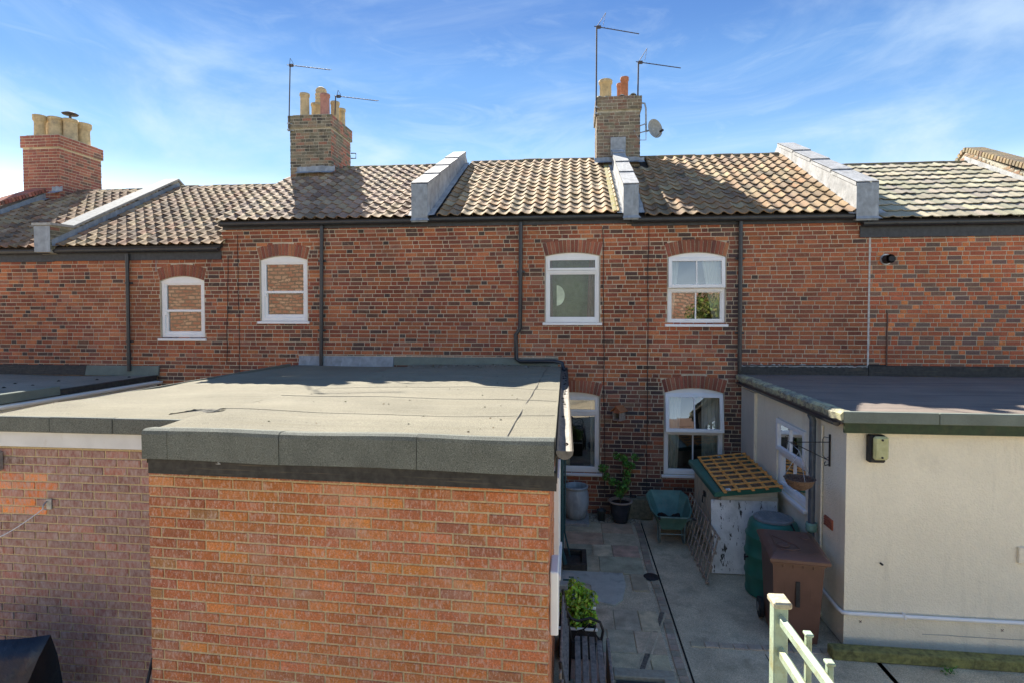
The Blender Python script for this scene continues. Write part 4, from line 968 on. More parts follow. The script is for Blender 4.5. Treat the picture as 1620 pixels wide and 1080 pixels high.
# ------------------------------------------------------------------ plum brick extension at the left
pl=thing('brick_extension',(-4.1,7,0),'plum brick flat-roofed extension with a white painted board under its felt edge','building','single-storey rear extensions')
PX0=-5.24
brickwork(pl,(PX0,4.6),0,2.2,0.0,2.42,'stretcher',PAL_PLUM,'plum',None,M_brickP,cap=300,seed=81,zones=[(0,.56,1.80,2.12,[((.80,.25,.055),3),((.70,.21,.05),2)],'zpl')])
mb=MB(); mb.box(PX0,OF0[0]-.001,4.6,10.04,0,2.41); mb.build('wall',M_mortY,pl)
def rf2(x,y): return 2.69-.02*(y-4.6)/5.7*3+.012*math.sin(x*3+y)*math.sin(y*1.3)+.006*math.sin(y*6.1+x)
mb=MB(); vs=[];fs=[];nx,ny=16,36
for j in range(ny+1):
    for i in range(nx+1):
        x=PX0-.04+(XE0+.012-PX0+.04)*i/nx; y=4.53+(10.28-4.53)*j/ny; vs.append((x,y,rf2(x,y)))
for j in range(ny):
    for i in range(nx): q=j*(nx+1)+i; fs.append((q,q+1,q+nx+2,q+nx+1))
mb.add(vs,fs,smooth=True); mb.box(PX0-.03,XE0-.01,4.57,10.1,2.45,2.57); mb.build('roof_felt',M_felt,pl)
rng=random.Random(6)
xs=[PX0-.04,-4.55,-3.95,-3.25,-3.02]
for k in range(4):
    m=MB(); e=.003*(k%2); m.bbox(xs[k],xs[k+1]-.003,4.505-e,4.56,2.565,2.70+e,b=.006); m.build('felt_strip',M_feltE,pl)
mb=MB(); mb.bbox(PX0-.02,-3.005,4.545,4.585,2.425,2.572); mb.build('painted_board',M_whitep,pl)
mb=MB(); mb.box(PX0-.05,PX0-.03,4.55,10.2,2.46,2.68); mb.build('felt_strip',M_feltE,pl)
q=onY(80,796,4.6); t=thing('wall_hook',q,'small rusty hook plate screwed to the plum brick wall, holding the white line','hook')
m=MB(); m.bbox(q.x-.02,q.x+.03,4.575,4.59,q.z-.045,q.z+.05); m.build('plate',M_galv,t)
m=MB(); m.tube([(q.x-.01,4.575,q.z+.03),(q.x-.01,4.54,q.z+.01),(q.x-.005,4.53,q.z-.02),(q.x+.01,4.545,q.z-.035)],.006,6); m.build('hook',M_galv,t)
a=Vector((q.x,4.53,q.z-.02)); m=MB(); b=onY(-60,870,4.1); m.tube([a.lerp(b,i/12)-Vector((0,0,.05*math.sin(PI*i/12))) for i in range(13)],.004,5); m.build('washing_line',M_white,None,'thin white washing line running from the hook on the plum wall out to the left','washing line',base=a)
q=onY(3,727,4.6); mb=MB(); mb.bbox(q.x-.1,q.x+.03,4.50,4.59,q.z-.085,q.z+.085,b=.008); mb.bbox(q.x-.07,q.x+.0,4.47,4.5,q.z-.05,q.z+.05,b=.01); mb.build('junction_box',M_galv,None,'pale grey box at the left edge, under the white board of the plum brick wall','box',base=q)

# ------------------------------------------------------------------ far left extension
le=thing('brick_extension',(-10,8.5,0),'low felt-roofed extension far left with a white gutter along its edge','building','single-storey rear extensions')
mb=MB(); mb.box(-13,-8.12,6.3,10.04,0,2.30); mb.build('wall',M_mort,le)
brickwork(le,(-8.12,6.3),PI/2,3.95,0,2.26,'stretcher',PAL_OLD,'old',None,M_brick,cap=120,seed=91)
def rf3(x,y): return 2.40+.01*math.sin(x*2+y*3)-.0*(10.3-y)
sheet('roof_felt',-13,-8.02,6.2,10.28,0,mat('mineral_felt_dull',(.26,.24,.19),.95,n1=[(420,.6,1.4),(1.5,.8,1.15)],streak=((.5,12,1),(.2,.18,.13),.5,.75),n2=(3,(.12,.11,.09),.55,.75),bump=(350,1,.005)),20,20,rf3,kind=None,parent=le,th=-2.34)
mb=MB(); mb.bbox(-8.05,-7.98,8.10,10.2,2.33,2.43,b=.008); mb.build('felt_kerb',M_blkwood,le)
mb=MB(); mb.bbox(-8.06,-7.97,6.15,8.095,2.34,2.48,b=.008); mb.build('felt_kerb',M_feltG,le)
mb=MB(); mb.box(-13,-8.06,6.13,6.19,2.30,2.47); mb.build('felt_kerb',M_feltG,le)
gutter_y(le,6.2,10.2,-7.92,2.315,.055,M_white)
mb=MB(); mb.box(-8.10,-7.985,6.2,10.2,2.20,2.325); mb.build('painted_board',M_whitep,le)
pipe(le,[(-7.97,8.0,2.27),(-7.97,8.0,.05)],.036,M_white)
for x0,x1,m_ in ((-11.5,-9.55,M_blkwood),(-9.54,-8.0,M_feltG)):
    mb=MB(); mb.prism([(x0,YW-.011,2.60),(x0,YW-.03,2.59),(x0,YW-.07,2.41),(x0,YW-.011,2.41)],(x1-x0,0,0)); mb.build('wall_flashing',m_,le)
mb=MB(); rng=random.Random(2)
for i in range(7): mb.lathe([(0,.02),(.02,.012),(.03,0)],rng.uniform(-10.5,-8.3),rng.uniform(8,10.1),2.405,6)
mb.build('roof_debris',M_soil,le,kind='stuff')

# ================================================================== CREAM RENDERED EXTENSION (right)
ce=thing('rendered_extension',(6,8,0),'cream rendered flat-roofed extension with a green felt edge at the right','building','single-storey rear extensions')
CX=2.95; CY=6.45; CX1=12.0
so=(7.50,8.53,1.13,2.13)      # side window opening along y
mb=MB()
mb.box(CX+.25,CX1,CY+.002,10.04,0,2.40)
mb.box(CX,CX+.25,CY,so[0],0,2.42); mb.box(CX,CX+.25,so[1],10.28,0,2.42); mb.box(CX,CX+.25,so[0],so[1],0,so[2]); mb.box(CX,CX+.25,so[0],so[1],so[3],2.42)
mb.box(CX+.25,CX1,CY,CY+.001,0,2.40)
mb.build('rendered_wall',M_cream,ce)
Tside=lambda u,d,z:(CX-d,u,z)
window(ce,Tside,so[0],so[1],so[2],so[3],so[3],'casement',rec=.02,tilt=0,curtain=(M_curt,[(0,.25,0,.25),(.75,1,.75,1)]),back=M_room,label='white four-paned window in the cream side wall')
def rfc(x,y): return 2.555-.012*(10.3-y)/4+.008*math.sin(x*1.7+y)*math.sin(y*2.2)+.004*math.sin(y*7)
mb=MB(); vs=[];fs=[];nx,ny=60,30
for j in range(ny+1):
    for i in range(nx+1):
        x=2.86+(CX1-2.86)*i/nx; y=6.36+(10.28-6.36)*j/ny; vs.append((x,y,rfc(x,y)))
for j in range(ny):
    for i in range(nx): q=j*(nx+1)+i; fs.append((q,q+1,q+nx+2,q+nx+1))
mb.add(vs,fs,smooth=True); mb.box(2.87,CX1,6.38,10.2,2.43,2.52); mb.build('roof_felt',M_felt2,ce)
xs=[2.86,onY(1484,660,6.36).x,6.6,9.0,12.0]
for k in range(4): 
    m=MB(); e=.003*(k%2); m.bbox(xs[k],xs[k+1]-.004,6.325-e,6.39,2.452,2.572,b=.006); m.build('felt_strip',M_feltG,ce)
mb=MB(); mb.box(2.88,CX1,6.345,6.375,2.345,2.455); mb.build('fascia_board',M_grnboard,ce)
# lichened cement edge along the left eave
m=MB(); vs=[];fs=[]; N=60; rng=random.Random(12)
for i in range(N+1):
    y=6.33+(10.2-6.33)*i/N; a=rng.uniform(-.008,.008); vs+=[(2.84+a,y,2.475+a),(2.83+a,y,2.545+a*.7),(2.86,y,2.572+a),(2.97+a,y,2.566+a*.5)]
for i in range(N):
    for j in range(3): fs.append((i*4+j,i*4+j+1,i*4+j+5,i*4+j+4))
fs+=[(0,1,2,3)]
m.add(vs,fs); m.build('roof_edge',M_mosscem,ce)
gutter_y(ce,6.42,10.1,2.835,2.445,.042,M_blk)
q=onX(1281,650,2.80)
dp=pipe(ce,[(2.84,7.12,2.41),(2.87,7.12,2.34),(2.87,7.12,1.02),(2.87,7.12,.05)],.038,M_slate,clips=False)
m=MB(); m.lathe([(.045,0),(.06,.0),(.066,.03),(.06,.05),(.066,.07),(.06,.10),(.045,.10)],2.87,7.12,1.0,20); m.build('pipe_collar',mat('faded_green_plastic',(.16,.30,.25),.5,n1=(20,.8,1.2)),dp)
m=MB()
m.tube([(2.93,7.0,.10),(2.93,7.0,2.30)],.012,8); m.build('cream_pipe',M_cream,ce)
# black lead-look upstand with a rough cement fillet at the terrace wall
for x0,x1,z1 in ((2.88,5.02,2.70),(5.03,12,2.73)):
    m=MB(); m.prism([(x0,YW-.011,z1),(x0,YW-.035,z1-.01),(x0,YW-.06,2.56),(x0,YW-.011,2.56)],(x1-x0,0,0)); m.build('wall_flashing',M_blkwood,ce)
m=MB(); vs=[];fs=[];rng=random.Random(31);N=50
for i in range(N+1):
    x=2.9+2.12*i/N; vs+=[(x,YW-.012,2.70+rng.uniform(.01,.05)),(x,YW-.030,2.70+rng.uniform(-.015,.01))]
for i in range(N): fs.append((i*2,i*2+1,i*2+3,i*2+2))
m.add(vs,fs); m.build('cement_fillet',M_cem,ce)
# white waste pipe round the corner
wp=MB(); zP=.37
wp.tube([(2.915,7.0,zP+.03),(2.915,6.52,zP),(2.93,6.43,zP),(3.0,6.415,zP),(3.9,6.415,zP-.005),(12,6.415,zP-.03)],.021,10); o=wp.build('waste_pipe',M_white,ce)
for x in (3.55,5.3,7.0):
    m=MB(); m.bbox(x-.012,x+.012,6.39,6.45,zP-.03,zP+.025); m.build('pipe_clip',M_white,o)
q=onX(1312,826,2.95)
m=MB(); m.box(2.935,2.952,q.y-.10,q.y+.10,q.z-.055,q.z+.06)
for k in range(4): m.bbox(2.925,2.936,q.y-.095,q.y+.095,q.z-.048+k*.027,q.z-.032+k*.027,b=.002)
m.build('air_brick',M_reddoor,ce)
# bare cover panel on the side wall
m=MB(); m.bbox(2.925,2.951,9.45,10.18,.9,2.34,b=.004); m.build('cover_panel',mat('cream_painted_board',(.55,.51,.42),.7,n1=(3,.9,1.06)),ce); m=MB(); m.box(2.905,2.949,9.42,9.445,.1,2.34); m.build('cover_strip',M_cream,ce)
m=MB(); q=onX(1299,972,2.95); m.tube([(2.96,q.y,q.z+.02),(2.88,q.y,q.z+.02),(2.85,q.y,q.z-.03),(2.85,q.y,.02)],.028,10); m.build('overflow_pipe',M_cream,ce)
m=MB(); q=onY(1393,890,6.45); m.tube([(q.x,6.46,q.z),(q.x,6.41,q.z)],.011,8); m.build('pipe_stub',M_rub,ce)
q=onY(1612,877,6.45); m=MB(); m.bbox(q.x-.02,q.x+.2,6.42,6.449,q.z-.08,q.z+.09); m.build('vent_cover',M_cream,ce)
for px,py in ((1361,982),(1585,996)):
    q=onY(px,py,6.45); m=MB(); m.tube([(q.x-.01,6.444,q.z-.012),(q.x+.012,6.444,q.z+.014)],.003,4); m.tube([(q.x+.01,6.444,q.z-.012),(q.x-.012,6.444,q.z+.012)],.003,4); m.build('rusty_screw',M_brown,ce)
m=MB(); N=40; rng=random.Random(44); m.tube([(3.75+5*i/N,6.4475,.17-.004*i/N+rng.uniform(-.004,.004)) for i in range(N+1)],.0035,4); m.build('render_crack',M_cem,ce)
# bulkhead lamp
q=onY(1384,706,6.45); t=thing('bulkhead_light',q,'oblong outdoor bulkhead light with a yellowed lens on the cream wall','outdoor light')
m=MB(); m.bbox(q.x-.095,q.x+.075,6.37,6.448,q.z-.155,q.z+.14,b=.015); m.build('housing',M_rub,t)
m=MB(); m.bbox(q.x-.068,q.x+.082,6.318,6.371,q.z-.115,q.z+.135,b=.02); m.build('lens',M_lens,t)
for dz in (.10,-.085):
    m=MB(); m.tube([(q.x+.01,6.319,q.z+dz),(q.x+.01,6.312,q.z+dz)],.012,8); m.build('screw',M_rub,t)
# bracket and hanging basket
q=onX(1314,712,2.95); t=thing('basket_bracket',(2.94,q.y,1.85),'scrolled black iron bracket on the cream side wall, carrying the hanging basket','bracket')
yb_=q.y
m=MB(); m.bbox(2.93,2.948,yb_-.009,yb_+.009,1.86,2.23,b=.003); m.build('back_plate',M_iron,t)
m=MB(); m.tube([(2.93,yb_,2.14),(2.50,yb_,2.13),(2.46,yb_,2.15),(2.455,yb_,2.20),(2.49,yb_,2.21)],.005,6); m.tube([(2.93,yb_,1.93),(2.62,yb_,2.08),(2.52,yb_,2.12)],.005,6)
m.tube([(2.93,yb_,2.19),(2.88,yb_,2.20),(2.86,yb_,2.17),(2.86,yb_,1.99),(2.90,yb_,1.95),(2.93,yb_,1.97)],.004,6); m.tube([(2.93,yb_,1.88),(2.89,yb_,1.87),(2.885,yb_,1.90),(2.90,yb_,1.915)],.006,6); m.build('arm',M_iron,t)
hb=Vector((2.60,yb_+.02,1.66)); hb=onX(1265,757,2.55)
t=thing('hanging_basket',hb,'woven hanging basket of dry brown compost, hung from the iron bracket','hanging basket')
m=MB(); m.lathe([(0.0,-.12),(.07,-.11),(.125,-.07),(.158,0),(.168,.012),(.155,.012),(.14,-.02)],hb.x,hb.y,hb.z,28); m.build('basket',M_wick,t)
m=MB(); rng=random.Random(1); m.disc(hb.x,hb.y,hb.z-.01,.15,20)
for i in range(90): a=rng.uniform(0,2*PI); r_=.14*rng.random()**.5; m.lathe([(0,.014),(.010,.008),(.014,0)],hb.x+r_*math.cos(a),hb.y+r_*math.sin(a),hb.z-.008+rng.uniform(0,.012),5)
m.build('compost',M_compost,t)
hk=Vector((2.475,yb_,2.15))
for k in range(3):
    a=k*2*PI/3+.5; m=MB(); m.tube([(hb.x+.16*math.cos(a),hb.y+.16*math.sin(a),hb.z+.01),(hb.x*.9+hk.x*.1,hb.y,hb.z+.32),hk],.0035,4); m.build('chain',M_galv,t)

# ================================================================== GROUND OF THE YARD
sheet('patio',-.5,3.2,-3,10.29,-.012,M_conc,2,2)
sheet('garden_path',3.15,13,2.0,6.5,-.012,M_conc,2,2)
# worn slabs left of the brick edging, each laid on its own
rng=random.Random(17); SL=[((.56,.45,.29),4),((.60,.40,.27),2.4),((.49,.43,.28),4),((.58,.48,.31),3),((.45,.41,.28),2)]
y=9.86
rows=[.46,.5,.42,.55,.48,.5,.46,.44,.5,.46,.5,.5]
k=0
patch=lambda x,y:(x<.70 and 6.95<y<8.05)
slabT=None
for h in rows:
    x=-.10; y0=y-h
    while x<1.02:
        wdt=min(rng.choice([.30,.42,.5,.6]),1.02-x)
        if 1.02-x-wdt<.12: wdt=1.02-x
        if y0>3.5 and not (patch(x+.1,y0+h/2)) and not(y0<5.73 and x<.95 and y0>5.2 and False):
            m=MB(); vs=[]; j=lambda:rng.uniform(-.008,.008)
            zt=.004+rng.uniform(-.003,.004)
            b=[(x+.003+j()*.3,y0+.003+j()*.3),(x+wdt-.003+j()*.3,y0+.003+j()*.3),(x+wdt-.003+j()*.3,y-.003+j()*.3),(x+.003+j()*.3,y-.003+j()*.3)]
            c=jit(pick(SL,rng),rng,.1)
            m.add([(p[0],p[1],-.02) for p in b]+[(p[0],p[1],zt-.006) for p in b]+[(p[0]+(.006 if i in (0,3) else -.006),p[1]+(.006 if i<2 else -.006),zt) for i,p in enumerate(b)],
                  [(8,9,10,11)]+[(a,(a+1)%4,4+(a+1)%4,4+a) for a in range(4)]+[(4+a,4+(a+1)%4,8+(a+1)%4,8+a) for a in range(4)],c)
            o=m.build('paving_slab',M_slab,bpy.data.objects['patio'])
        x+=wdt
    y-=h
# brick edging: two rows along the joint
for i in range(60):
    yy=10.0-i*.107
    if yy<3.6: break
    xo=1.07+.012*math.sin(i*.3)
    m=MB(); m.bbox(xo,xo+.098,yy-.10,yy,-.03,.003+rng.uniform(-.003,.004),b=.005,c=jit(pick([((.40,.33,.23),4),((.33,.28,.20),3),((.44,.32,.23),2)],rng),rng)); m.build('edging_brick',M_slab,bpy.data.objects['patio'])
for i in range(12):
    xx=1.30+i*.152; m=MB(); yy=6.36+rng.uniform(-.003,.003)-.0*i
    m.bbox(xx,xx+.146,yy-.10,yy,-.03,.002+rng.uniform(-.002,.003),b=.004,c=jit((.42,.35,.25),rng)); m.build('edging_brick',M_slab,bpy.data.objects['patio'])
# open joint along the edging
m=MB(); m.box(1.19,1.21,3,10.1,-.0105,-.0065); m.build('dark_joint',M_soil,kind='structure')
m=MB(); m.box(2.05,2.058,3,6.2,-.0105,-.0085); m.build('dark_joint',M_soil,kind='structure')
# pale cement repair and the darker square
m=MB(); pts=[(885,900),(985,905),(990,925),(985,948),(972,957),(938,950),(935,925),(925,922),(885,925)]
P=[onZ(a,b,0) for a,b in pts]; m.prism([(p.x,p.y,-.02) for p in P],(0,0,.026)); m.build('cement_patch',mat('pale_cement',(.48,.48,.40),.85,n1=[(7,.86,1.1),(60,.92,1.06)],n2=(4,(.2,.2,.17),.55,.8),bump=(30,.4,.006)),kind='structure')
m=MB(); m.box(-.12,.27,6.9,7.40,-.02,.003); m.build('dark_slab',mat('dark_cement',(.26,.25,.21),.9,n1=[(20,.7,1.2)],bump=(60,.6,.006)),kind='structure')
# drain cover, narrow drain channel, kerb round the step
q=onZ(1030,912); m=MB(); m.lathe([(0,.012),(.10,.012),(.105,.006),(.11,0)],q.x,q.y,0,24); m.build('drain_cover',M_rub,None,'round black drain cover set in the paving by the brick edging','drain cover',base=q)
a=onZ(1048,968); b=onZ(1016,1058)
m=MB(); d=(b-a).normalized(); s=Vector((-d.y,d.x,0))
m.prism([a+s*.022,a-s*.022,b-s*.026,b+s*.026],(0,0,.0055)); m.build('drain_channel',mat('dirty_channel',(.15,.13,.10),.95,n1=(40,.5,1.5),bump=(80,1,.01)),None,'narrow dark drain channel running diagonally across the paving','drain channel',base=a)
m=MB()
for sg in (1,-1): m.prism([a+s*.03*sg,a+s*.05*sg,b+s*.05*sg,b+s*.03*sg],(0,0,.006))
m.build('cement_haunch',M_conc,kind='structure')
m=MB(); m.bbox(.42,1.02,5.58,5.72,-.02,.05,b=.008); m.bbox(.90,1.02,4.6,5.579,-.02,.05,b=.008); m.build('door_kerb',mat('pale_kerb',(.34,.31,.23),.9,n1=(30,.8,1.15),bump=(60,.6,.005)),None,'pale cement kerb framing the dark mat in front of the bench','kerb',base=(.7,5.65,0))
m=MB(); m.bbox(.44,.88,4.7,5.56,-.0,.02,b=.004); m.build('door_mat',mat('dark_mat',(.04,.04,.04),.95,n1=(160,.5,1.6),bump=(120,1,.008)),None,'dark mat lying inside the pale cement kerb','mat',base=(.66,5.1,0))
# gully with surround below the white downpipe
m=MB(); m.bbox(-.12,.22,7.95,8.02,-.01,.09); m.bbox(.15,.22,8.02,8.5,-.01,.09); m.bbox(-.12,.15,8.45,8.5,-.01,.09); m.bbox(-.12,.15,8.02,8.45,-.01,.012); m.build('drain_surround',M_blkwood,None,'low dark surround of the drain under the white downpipe','drain',base=(.05,8.2,0))
q=onZ(888,925,.35); m=MB(); m.tube([(-.1,q.y,.42),(-.02,q.y,.42),(.03,q.y,.44)],.012,8); m.tube([(.0,q.y,.42),(.0,q.y,.30)],.012,8); m.tube([(-.03,q.y,.455),(.03,q.y,.455)],.008,6); m.build('garden_tap',M_tealhose,None,'small dark garden tap by the orange wall above the pale cement patch','tap',base=(0,q.y,.3))
# gravel margin
rng=random.Random(77); m=MB()
for i in range(900):
    x=rng.uniform(.30,1.2); yy=rng.uniform(9.88,10.27); r_=rng.uniform(.008,.017); c=rng.choice([(.42,.34,.22),(.30,.25,.18),(.5,.45,.36),(.22,.18,.13)])
    p=[]; 
    for (a,b_,c_) in ((1,0,0),(-1,0,0),(0,1,0),(0,-1,0),(0,0,1)): p.append((x+a*r_*rng.uniform(.7,1.2),yy+b_*r_*rng.uniform(.7,1.2),.002+c_*r_))
    m.add(p,[(0,2,4),(2,1,4),(1,3,4),(3,0,4)],c)
m.build('gravel',M_gravel,kind='stuff')
m=MB(); m.bbox(-.12,.30,9.62,10.28,-.01,.055,b=.008); m.build('stone_slab',M_cem,None,'square stone slab under the big grey pot by the terrace wall','stone slab',base=(.1,9.95,0))
m=MB(); m.bbox(.93,1.42,10.08,10.285,0,.36,b=.012); m.build('concrete_block',M_stone,None,'mossy concrete block against the foot of the terrace wall behind the wheelbarrow','block',base=(1.17,10.2,0))
m=MB(); q=Vector((1.12,10.2,.36)); m.bbox(q.x-.09,q.x+.02,q.y-.05,q.y+.03,.36,.39); m.tube([(q.x-.07,q.y,.39),(q.x-.08,q.y,.45)],.012,6); m.build('small_tray',M_rub,None,'small black tray standing on the mossy concrete block','tray',base=q)

# ================================================================== POTS AND PLANTS
def leafy(name,parent,centres,n,size,cols,seed,m=M_leaf,spread=.6):
    rng=random.Random(seed); mb=MB()
    for (c,r) in centres:
        k=int(n*r*r*r**.0/sum(q[1]**2 for q in centres))+1
        for i in range(k):
            d=Vector((rng.gauss(0,1),rng.gauss(0,1),rng.gauss(0,1))).normalized()*r*(rng.random()**.45)
            p=Vector(c)+d; s=size*rng.uniform(.6,1.25)
            nrm=(d.normalized()*.6+Vector((rng.uniform(-1,1),rng.uniform(-1,1),rng.uniform(-.2,1)))).normalized()
            u=nrm.cross(Vector((rng.random()-.5,rng.random()-.5,rng.random()-.5))).normalized(); v=nrm.cross(u)
            col=rng.choice(cols); col=tuple(x*rng.uniform(.75,1.25) for x in col)
            mb.add([p-u*s*.5,p+v*s*.28+nrm*s*.07,p+u*s*.55,p-v*s*.28+nrm*s*.07],[(0,1,2),(0,2,3)],col)
    return mb.build(name,m,parent,kind='stuff')
GR=[(.07,.19,.025),(.10,.26,.03),(.05,.13,.02),(.14,.32,.05)]
# big grey barrel pot
q=Vector((.075,9.92,.055)); t=thing('garden_pot',q,'big pale grey barrel-shaped glazed pot standing on the stone slab','pot')
m=MB(); m.lathe([(.13,0),(.155,.01),(.20,.12),(.228,.28),(.222,.42),(.198,.50),(.192,.52),(.212,.535),(.215,.56),(.20,.57),(.185,.555),(.18,.4)],q.x,q.y,q.z,36); m.build('body',M_glaze,t)
m=MB(); m.disc(q.x,q.y,q.z+.44,.19,28); m.build('soil',M_soil,t)
m=MB(); m.lathe([(.12,.46),(.135,.475),(.13,.49),(.115,.47)],q.x+.02,q.y,q.z,24); m.build('inner_pot',M_galv,t)
# dark pot with shrub
q=Vector((.845,9.95,.0)); t=thing('potted_shrub',q,'leafy green shrub with two upright stems in a dark glazed pot with a pale rim','potted plant')
m=MB(); m.lathe([(.115,0),(.125,.005),(.155,.15),(.185,.33),(.195,.345),(.195,.36)],q.x,q.y,q.z,32); m.build('pot',M_potd,t)
m=MB(); m.lathe([(.195,.345),(.207,.35),(.210,.37),(.20,.38),(.18,.375),(.172,.33)],q.x,q.y,q.z,32); m.build('pot_rim',M_rim,t)
m=MB(); m.disc(q.x,q.y,.33,.178,24); m.build('soil',M_soil,t)
m=MB()
br=[[(0,0,.32),(.0,0,.45),(-.10,-.01,.60),(-.20,0,.72),(-.26,.0,.82),(-.28,0,.92)],[(0,0,.35),(.03,0,.55),(.07,.0,.75),(.05,0,.95),(.03,0,1.10)],[(.03,0,.55),(.10,0,.70),(.17,0,.92),(.24,.02,1.12)],[(-.02,0,.5),(-.04,0,.6),(-.03,-.03,.68)]]
for b_ in br: m.tube([q+Vector(p) for p in b_],[.011-.0016*i for i in range(len(b_))],6)
m.build('stem',M_stem,t)
cs=[((-.30,0,.93),.085),((-.24,0,.78),.075),((-.15,-.02,.70),.08),((-.05,0,.68),.06),((-.02,-.02,.52),.09),((.06,-.02,.60),.10),((.10,0,.72),.085),((.12,0,.85),.08),((.03,0,1.12),.085),((.10,0,1.02),.08),((.19,0,.98),.07),((.25,.02,1.13),.075),((-.08,0,1.16),.06),((.0,0,.46),.05)]
leafy('foliage',t,[(q+Vector(c),r) for c,r in cs],1150,.05,GR,3)
m=MB(); q=Vector((.52,9.97,.0)); m.lathe([(0,0),(.06,0),(.078,.18),(.084,.19),(.072,.19),(.066,.1),(0,.1)],q.x,q.y,q.z,20); m.build('small_pot',mat('clear_dark_pot',(.05,.06,.055),.4,n1=(20,.7,1.3)),None,'small dark empty pot between the grey barrel pot and the shrub','pot',base=q)
# birdhouse on the wall
q=onY(974,652,YW-.13); t=thing('birdhouse',q,'small wooden birdhouse with an orange pitched roof on the terrace wall','birdhouse')
a=R(-38); TB=lambda X,Y_,Z:(q.x+.06+X*math.cos(a)-Y_*math.sin(a),q.y+X*math.sin(a)+Y_*math.cos(a),q.z+Z)
m=MB(); m.box(-.075,.075,-.09,.09,-.13,-.115,T=TB); m.box(-.075,-.063,-.09,.09,-.115,.03,T=TB); m.box(.063,.075,-.09,.09,-.115,.03,T=TB); m.prism([(-.075,.078,-.115),(.075,.078,-.115),(.075,.078,.03),(0,.078,.10),(-.075,.078,.03)],(0,.012,0),T=TB); m.build('box',M_grey_w,t)
m=MB(); m.prism([(-.063,-.085,.0),(.063,-.085,.0),(.063,-.085,.035),(0,-.085,.10),(-.063,-.085,.035)],(0,.01,0),T=TB); m.build('front',M_terra,t)
for s_ in (-1,1):
    m=MB(); m.prism([(0,-.12,.115),(s_*.105,-.12,.02),(s_*.112,-.12,.032),(0,-.12,.132)],(0,.23,0),T=TB); m.build('roof_board',mat('orange_felt',(.42,.16,.06),.9,n1=(40,.7,1.2)),t)
# planter trough with bright plant
tc=Vector((.06,6.05,0)); t=thing('planter',tc,'white trough planter with a bright yellow-green shrub, at the far end of the bench','planter')
x0,x1,y0_,y1_=-.13,.26,5.86,6.30
m=MB()
for (a,b,c,d) in ((x0,x1,y0_,y0_+.02),(x0,x1,y1_-.02,y1_),(x0,x0+.02,y0_+.02,y1_-.02),(x1-.02,x1,y0_+.02,y1_-.02)): m.bbox(a,b,c,d,.02,.322,b=.003)
m.build('liner',M_rub,t); m=MB()
m.bbox(x0-.012,x1+.012,y0_-.012,y0_+.012,.325,.35,b=.004); m.bbox(x0-.012,x1+.012,y1_-.012,y1_+.012,.325,.35,b=.004)
m.build('trough',M_white,t); m=MB(); m.box(x0+.02,x1-.02,y0_+.02,y1_-.02,.02,.29); m.build('soil',M_soil,t)
cs=[((.04,6.05,.52),.15),((.13,6.0,.47),.13),((-.03,6.1,.46),.12),((.05,6.12,.66),.10),((.20,6.05,.56),.09),((-.06,6.0,.6),.07),((.19,5.93,.42),.09),((.05,5.9,.4),.08),((.12,6.15,.60),.08)]
m=MB(); rng=random.Random(4)
for c,r in cs: m.tube([(.05,6.05,.28),((c[0]+.05)/2,(c[1]+6.05)/2,(c[2]+.3)/2+.02),c],[.008,.006,.003],5)
m.build('stem',M_stem,t)
leafy('foliage',t,cs,1150,.05,[(.30,.46,.03),(.38,.52,.05),(.20,.36,.03),(.12,.24,.02)],9)

# ================================================================== BENCH
t=thing('garden_bench',(.2,4.9,0),'weathered dark slatted wooden bench with black iron arms beside the orange brick wall','bench')
def slat(x0,x1,y0,y1,z0,z1,T=None,name='slat'):
    m=MB(); m.bbox(x0,x1,y0,y1,z0,z1,b=.004,T=T); m.build(name,M_bench,t)
ya,yb2=4.3,5.58
for i,x in enumerate((.035,.105,.175,.245)): slat(x,x+.052,ya,yb2,.40+.003*(i%2),.425+.003*(i%2),name='seat_slat')
for i in range(5):
    z=.50+i*.075; x=-.03-.012*i
    slat(x-.012,x+.008,ya,yb2,z,z+.055,name='back_slat')
for yy in (ya+.06,yb2-.05):
    m=MB()
    m.tube([(.30,yy,0),(.31,yy,.2),(.29,yy,.40),(.31,yy,.52),(.28,yy,.60),(.18,yy,.635),(.07,yy,.60),(.0,yy,.62),(-.05,yy,.70)],.014,8)
    m.tube([(-.02,yy,0),(-.01,yy,.2),(-.0,yy,.40),(-.04,yy,.65),(-.085,yy,.90)],.014,8)
    m.tube([(-.0,yy,.385),(.30,yy,.385)],.013,8)
    m.tube([(.28,yy,.42),(.22,yy,.50),(.24,yy,.56),(.18,yy,.58),(.12,yy,.52),(.16,yy,.46),(.21,yy,.50)],.009,6); m.tube([(.02,yy,.42),(.06,yy,.50),(.12,yy,.52)],.009,6)
    m.build('end_frame',M_iron,t)
# weathered plank leaning on the bench front
m=MB(); m.bbox(.345,.375,4.25,5.62,.02,.40,b=.006); m.build('timber_plank',M_bench,None,'rough dark plank standing on edge in front of the bench seat','plank',base=(.36,5,0))

# ================================================================== WHEELBARROW
t=thing('wheelbarrow',(1.56,9.2,0),'old green wheelbarrow with a little soil in its tray, parked against the terrace wall','wheelbarrow')
top=[(1.33,8.93,.475),(1.80,8.93,.475),(1.88,9.15,.50),(1.90,9.60,.60),(1.82,9.74,.64),(1.33,9.74,.64),(1.25,9.60,.60),(1.27,9.15,.50)]
bot=[(1.42,9.05,.235),(1.72,9.05,.235),(1.76,9.15,.23),(1.76,9.40,.25),(1.70,9.46,.26),(1.46,9.46,.26),(1.40,9.40,.25),(1.39,9.15,.23)]
m=MB(); n=len(top); vs=[]; 
mid=[tuple((a[i]*.5+b[i]*.5) for i in range(3)) for a,b in zip(top,bot)]
lip=[(p[0]+(p[0]-1.57)*.05,p[1]+(p[1]-9.33)*.04,p[2]-.012) for p in top]
inn=[(p[0]-(p[0]-1.57)*.02,p[1],p[2]+.0) for p in top]
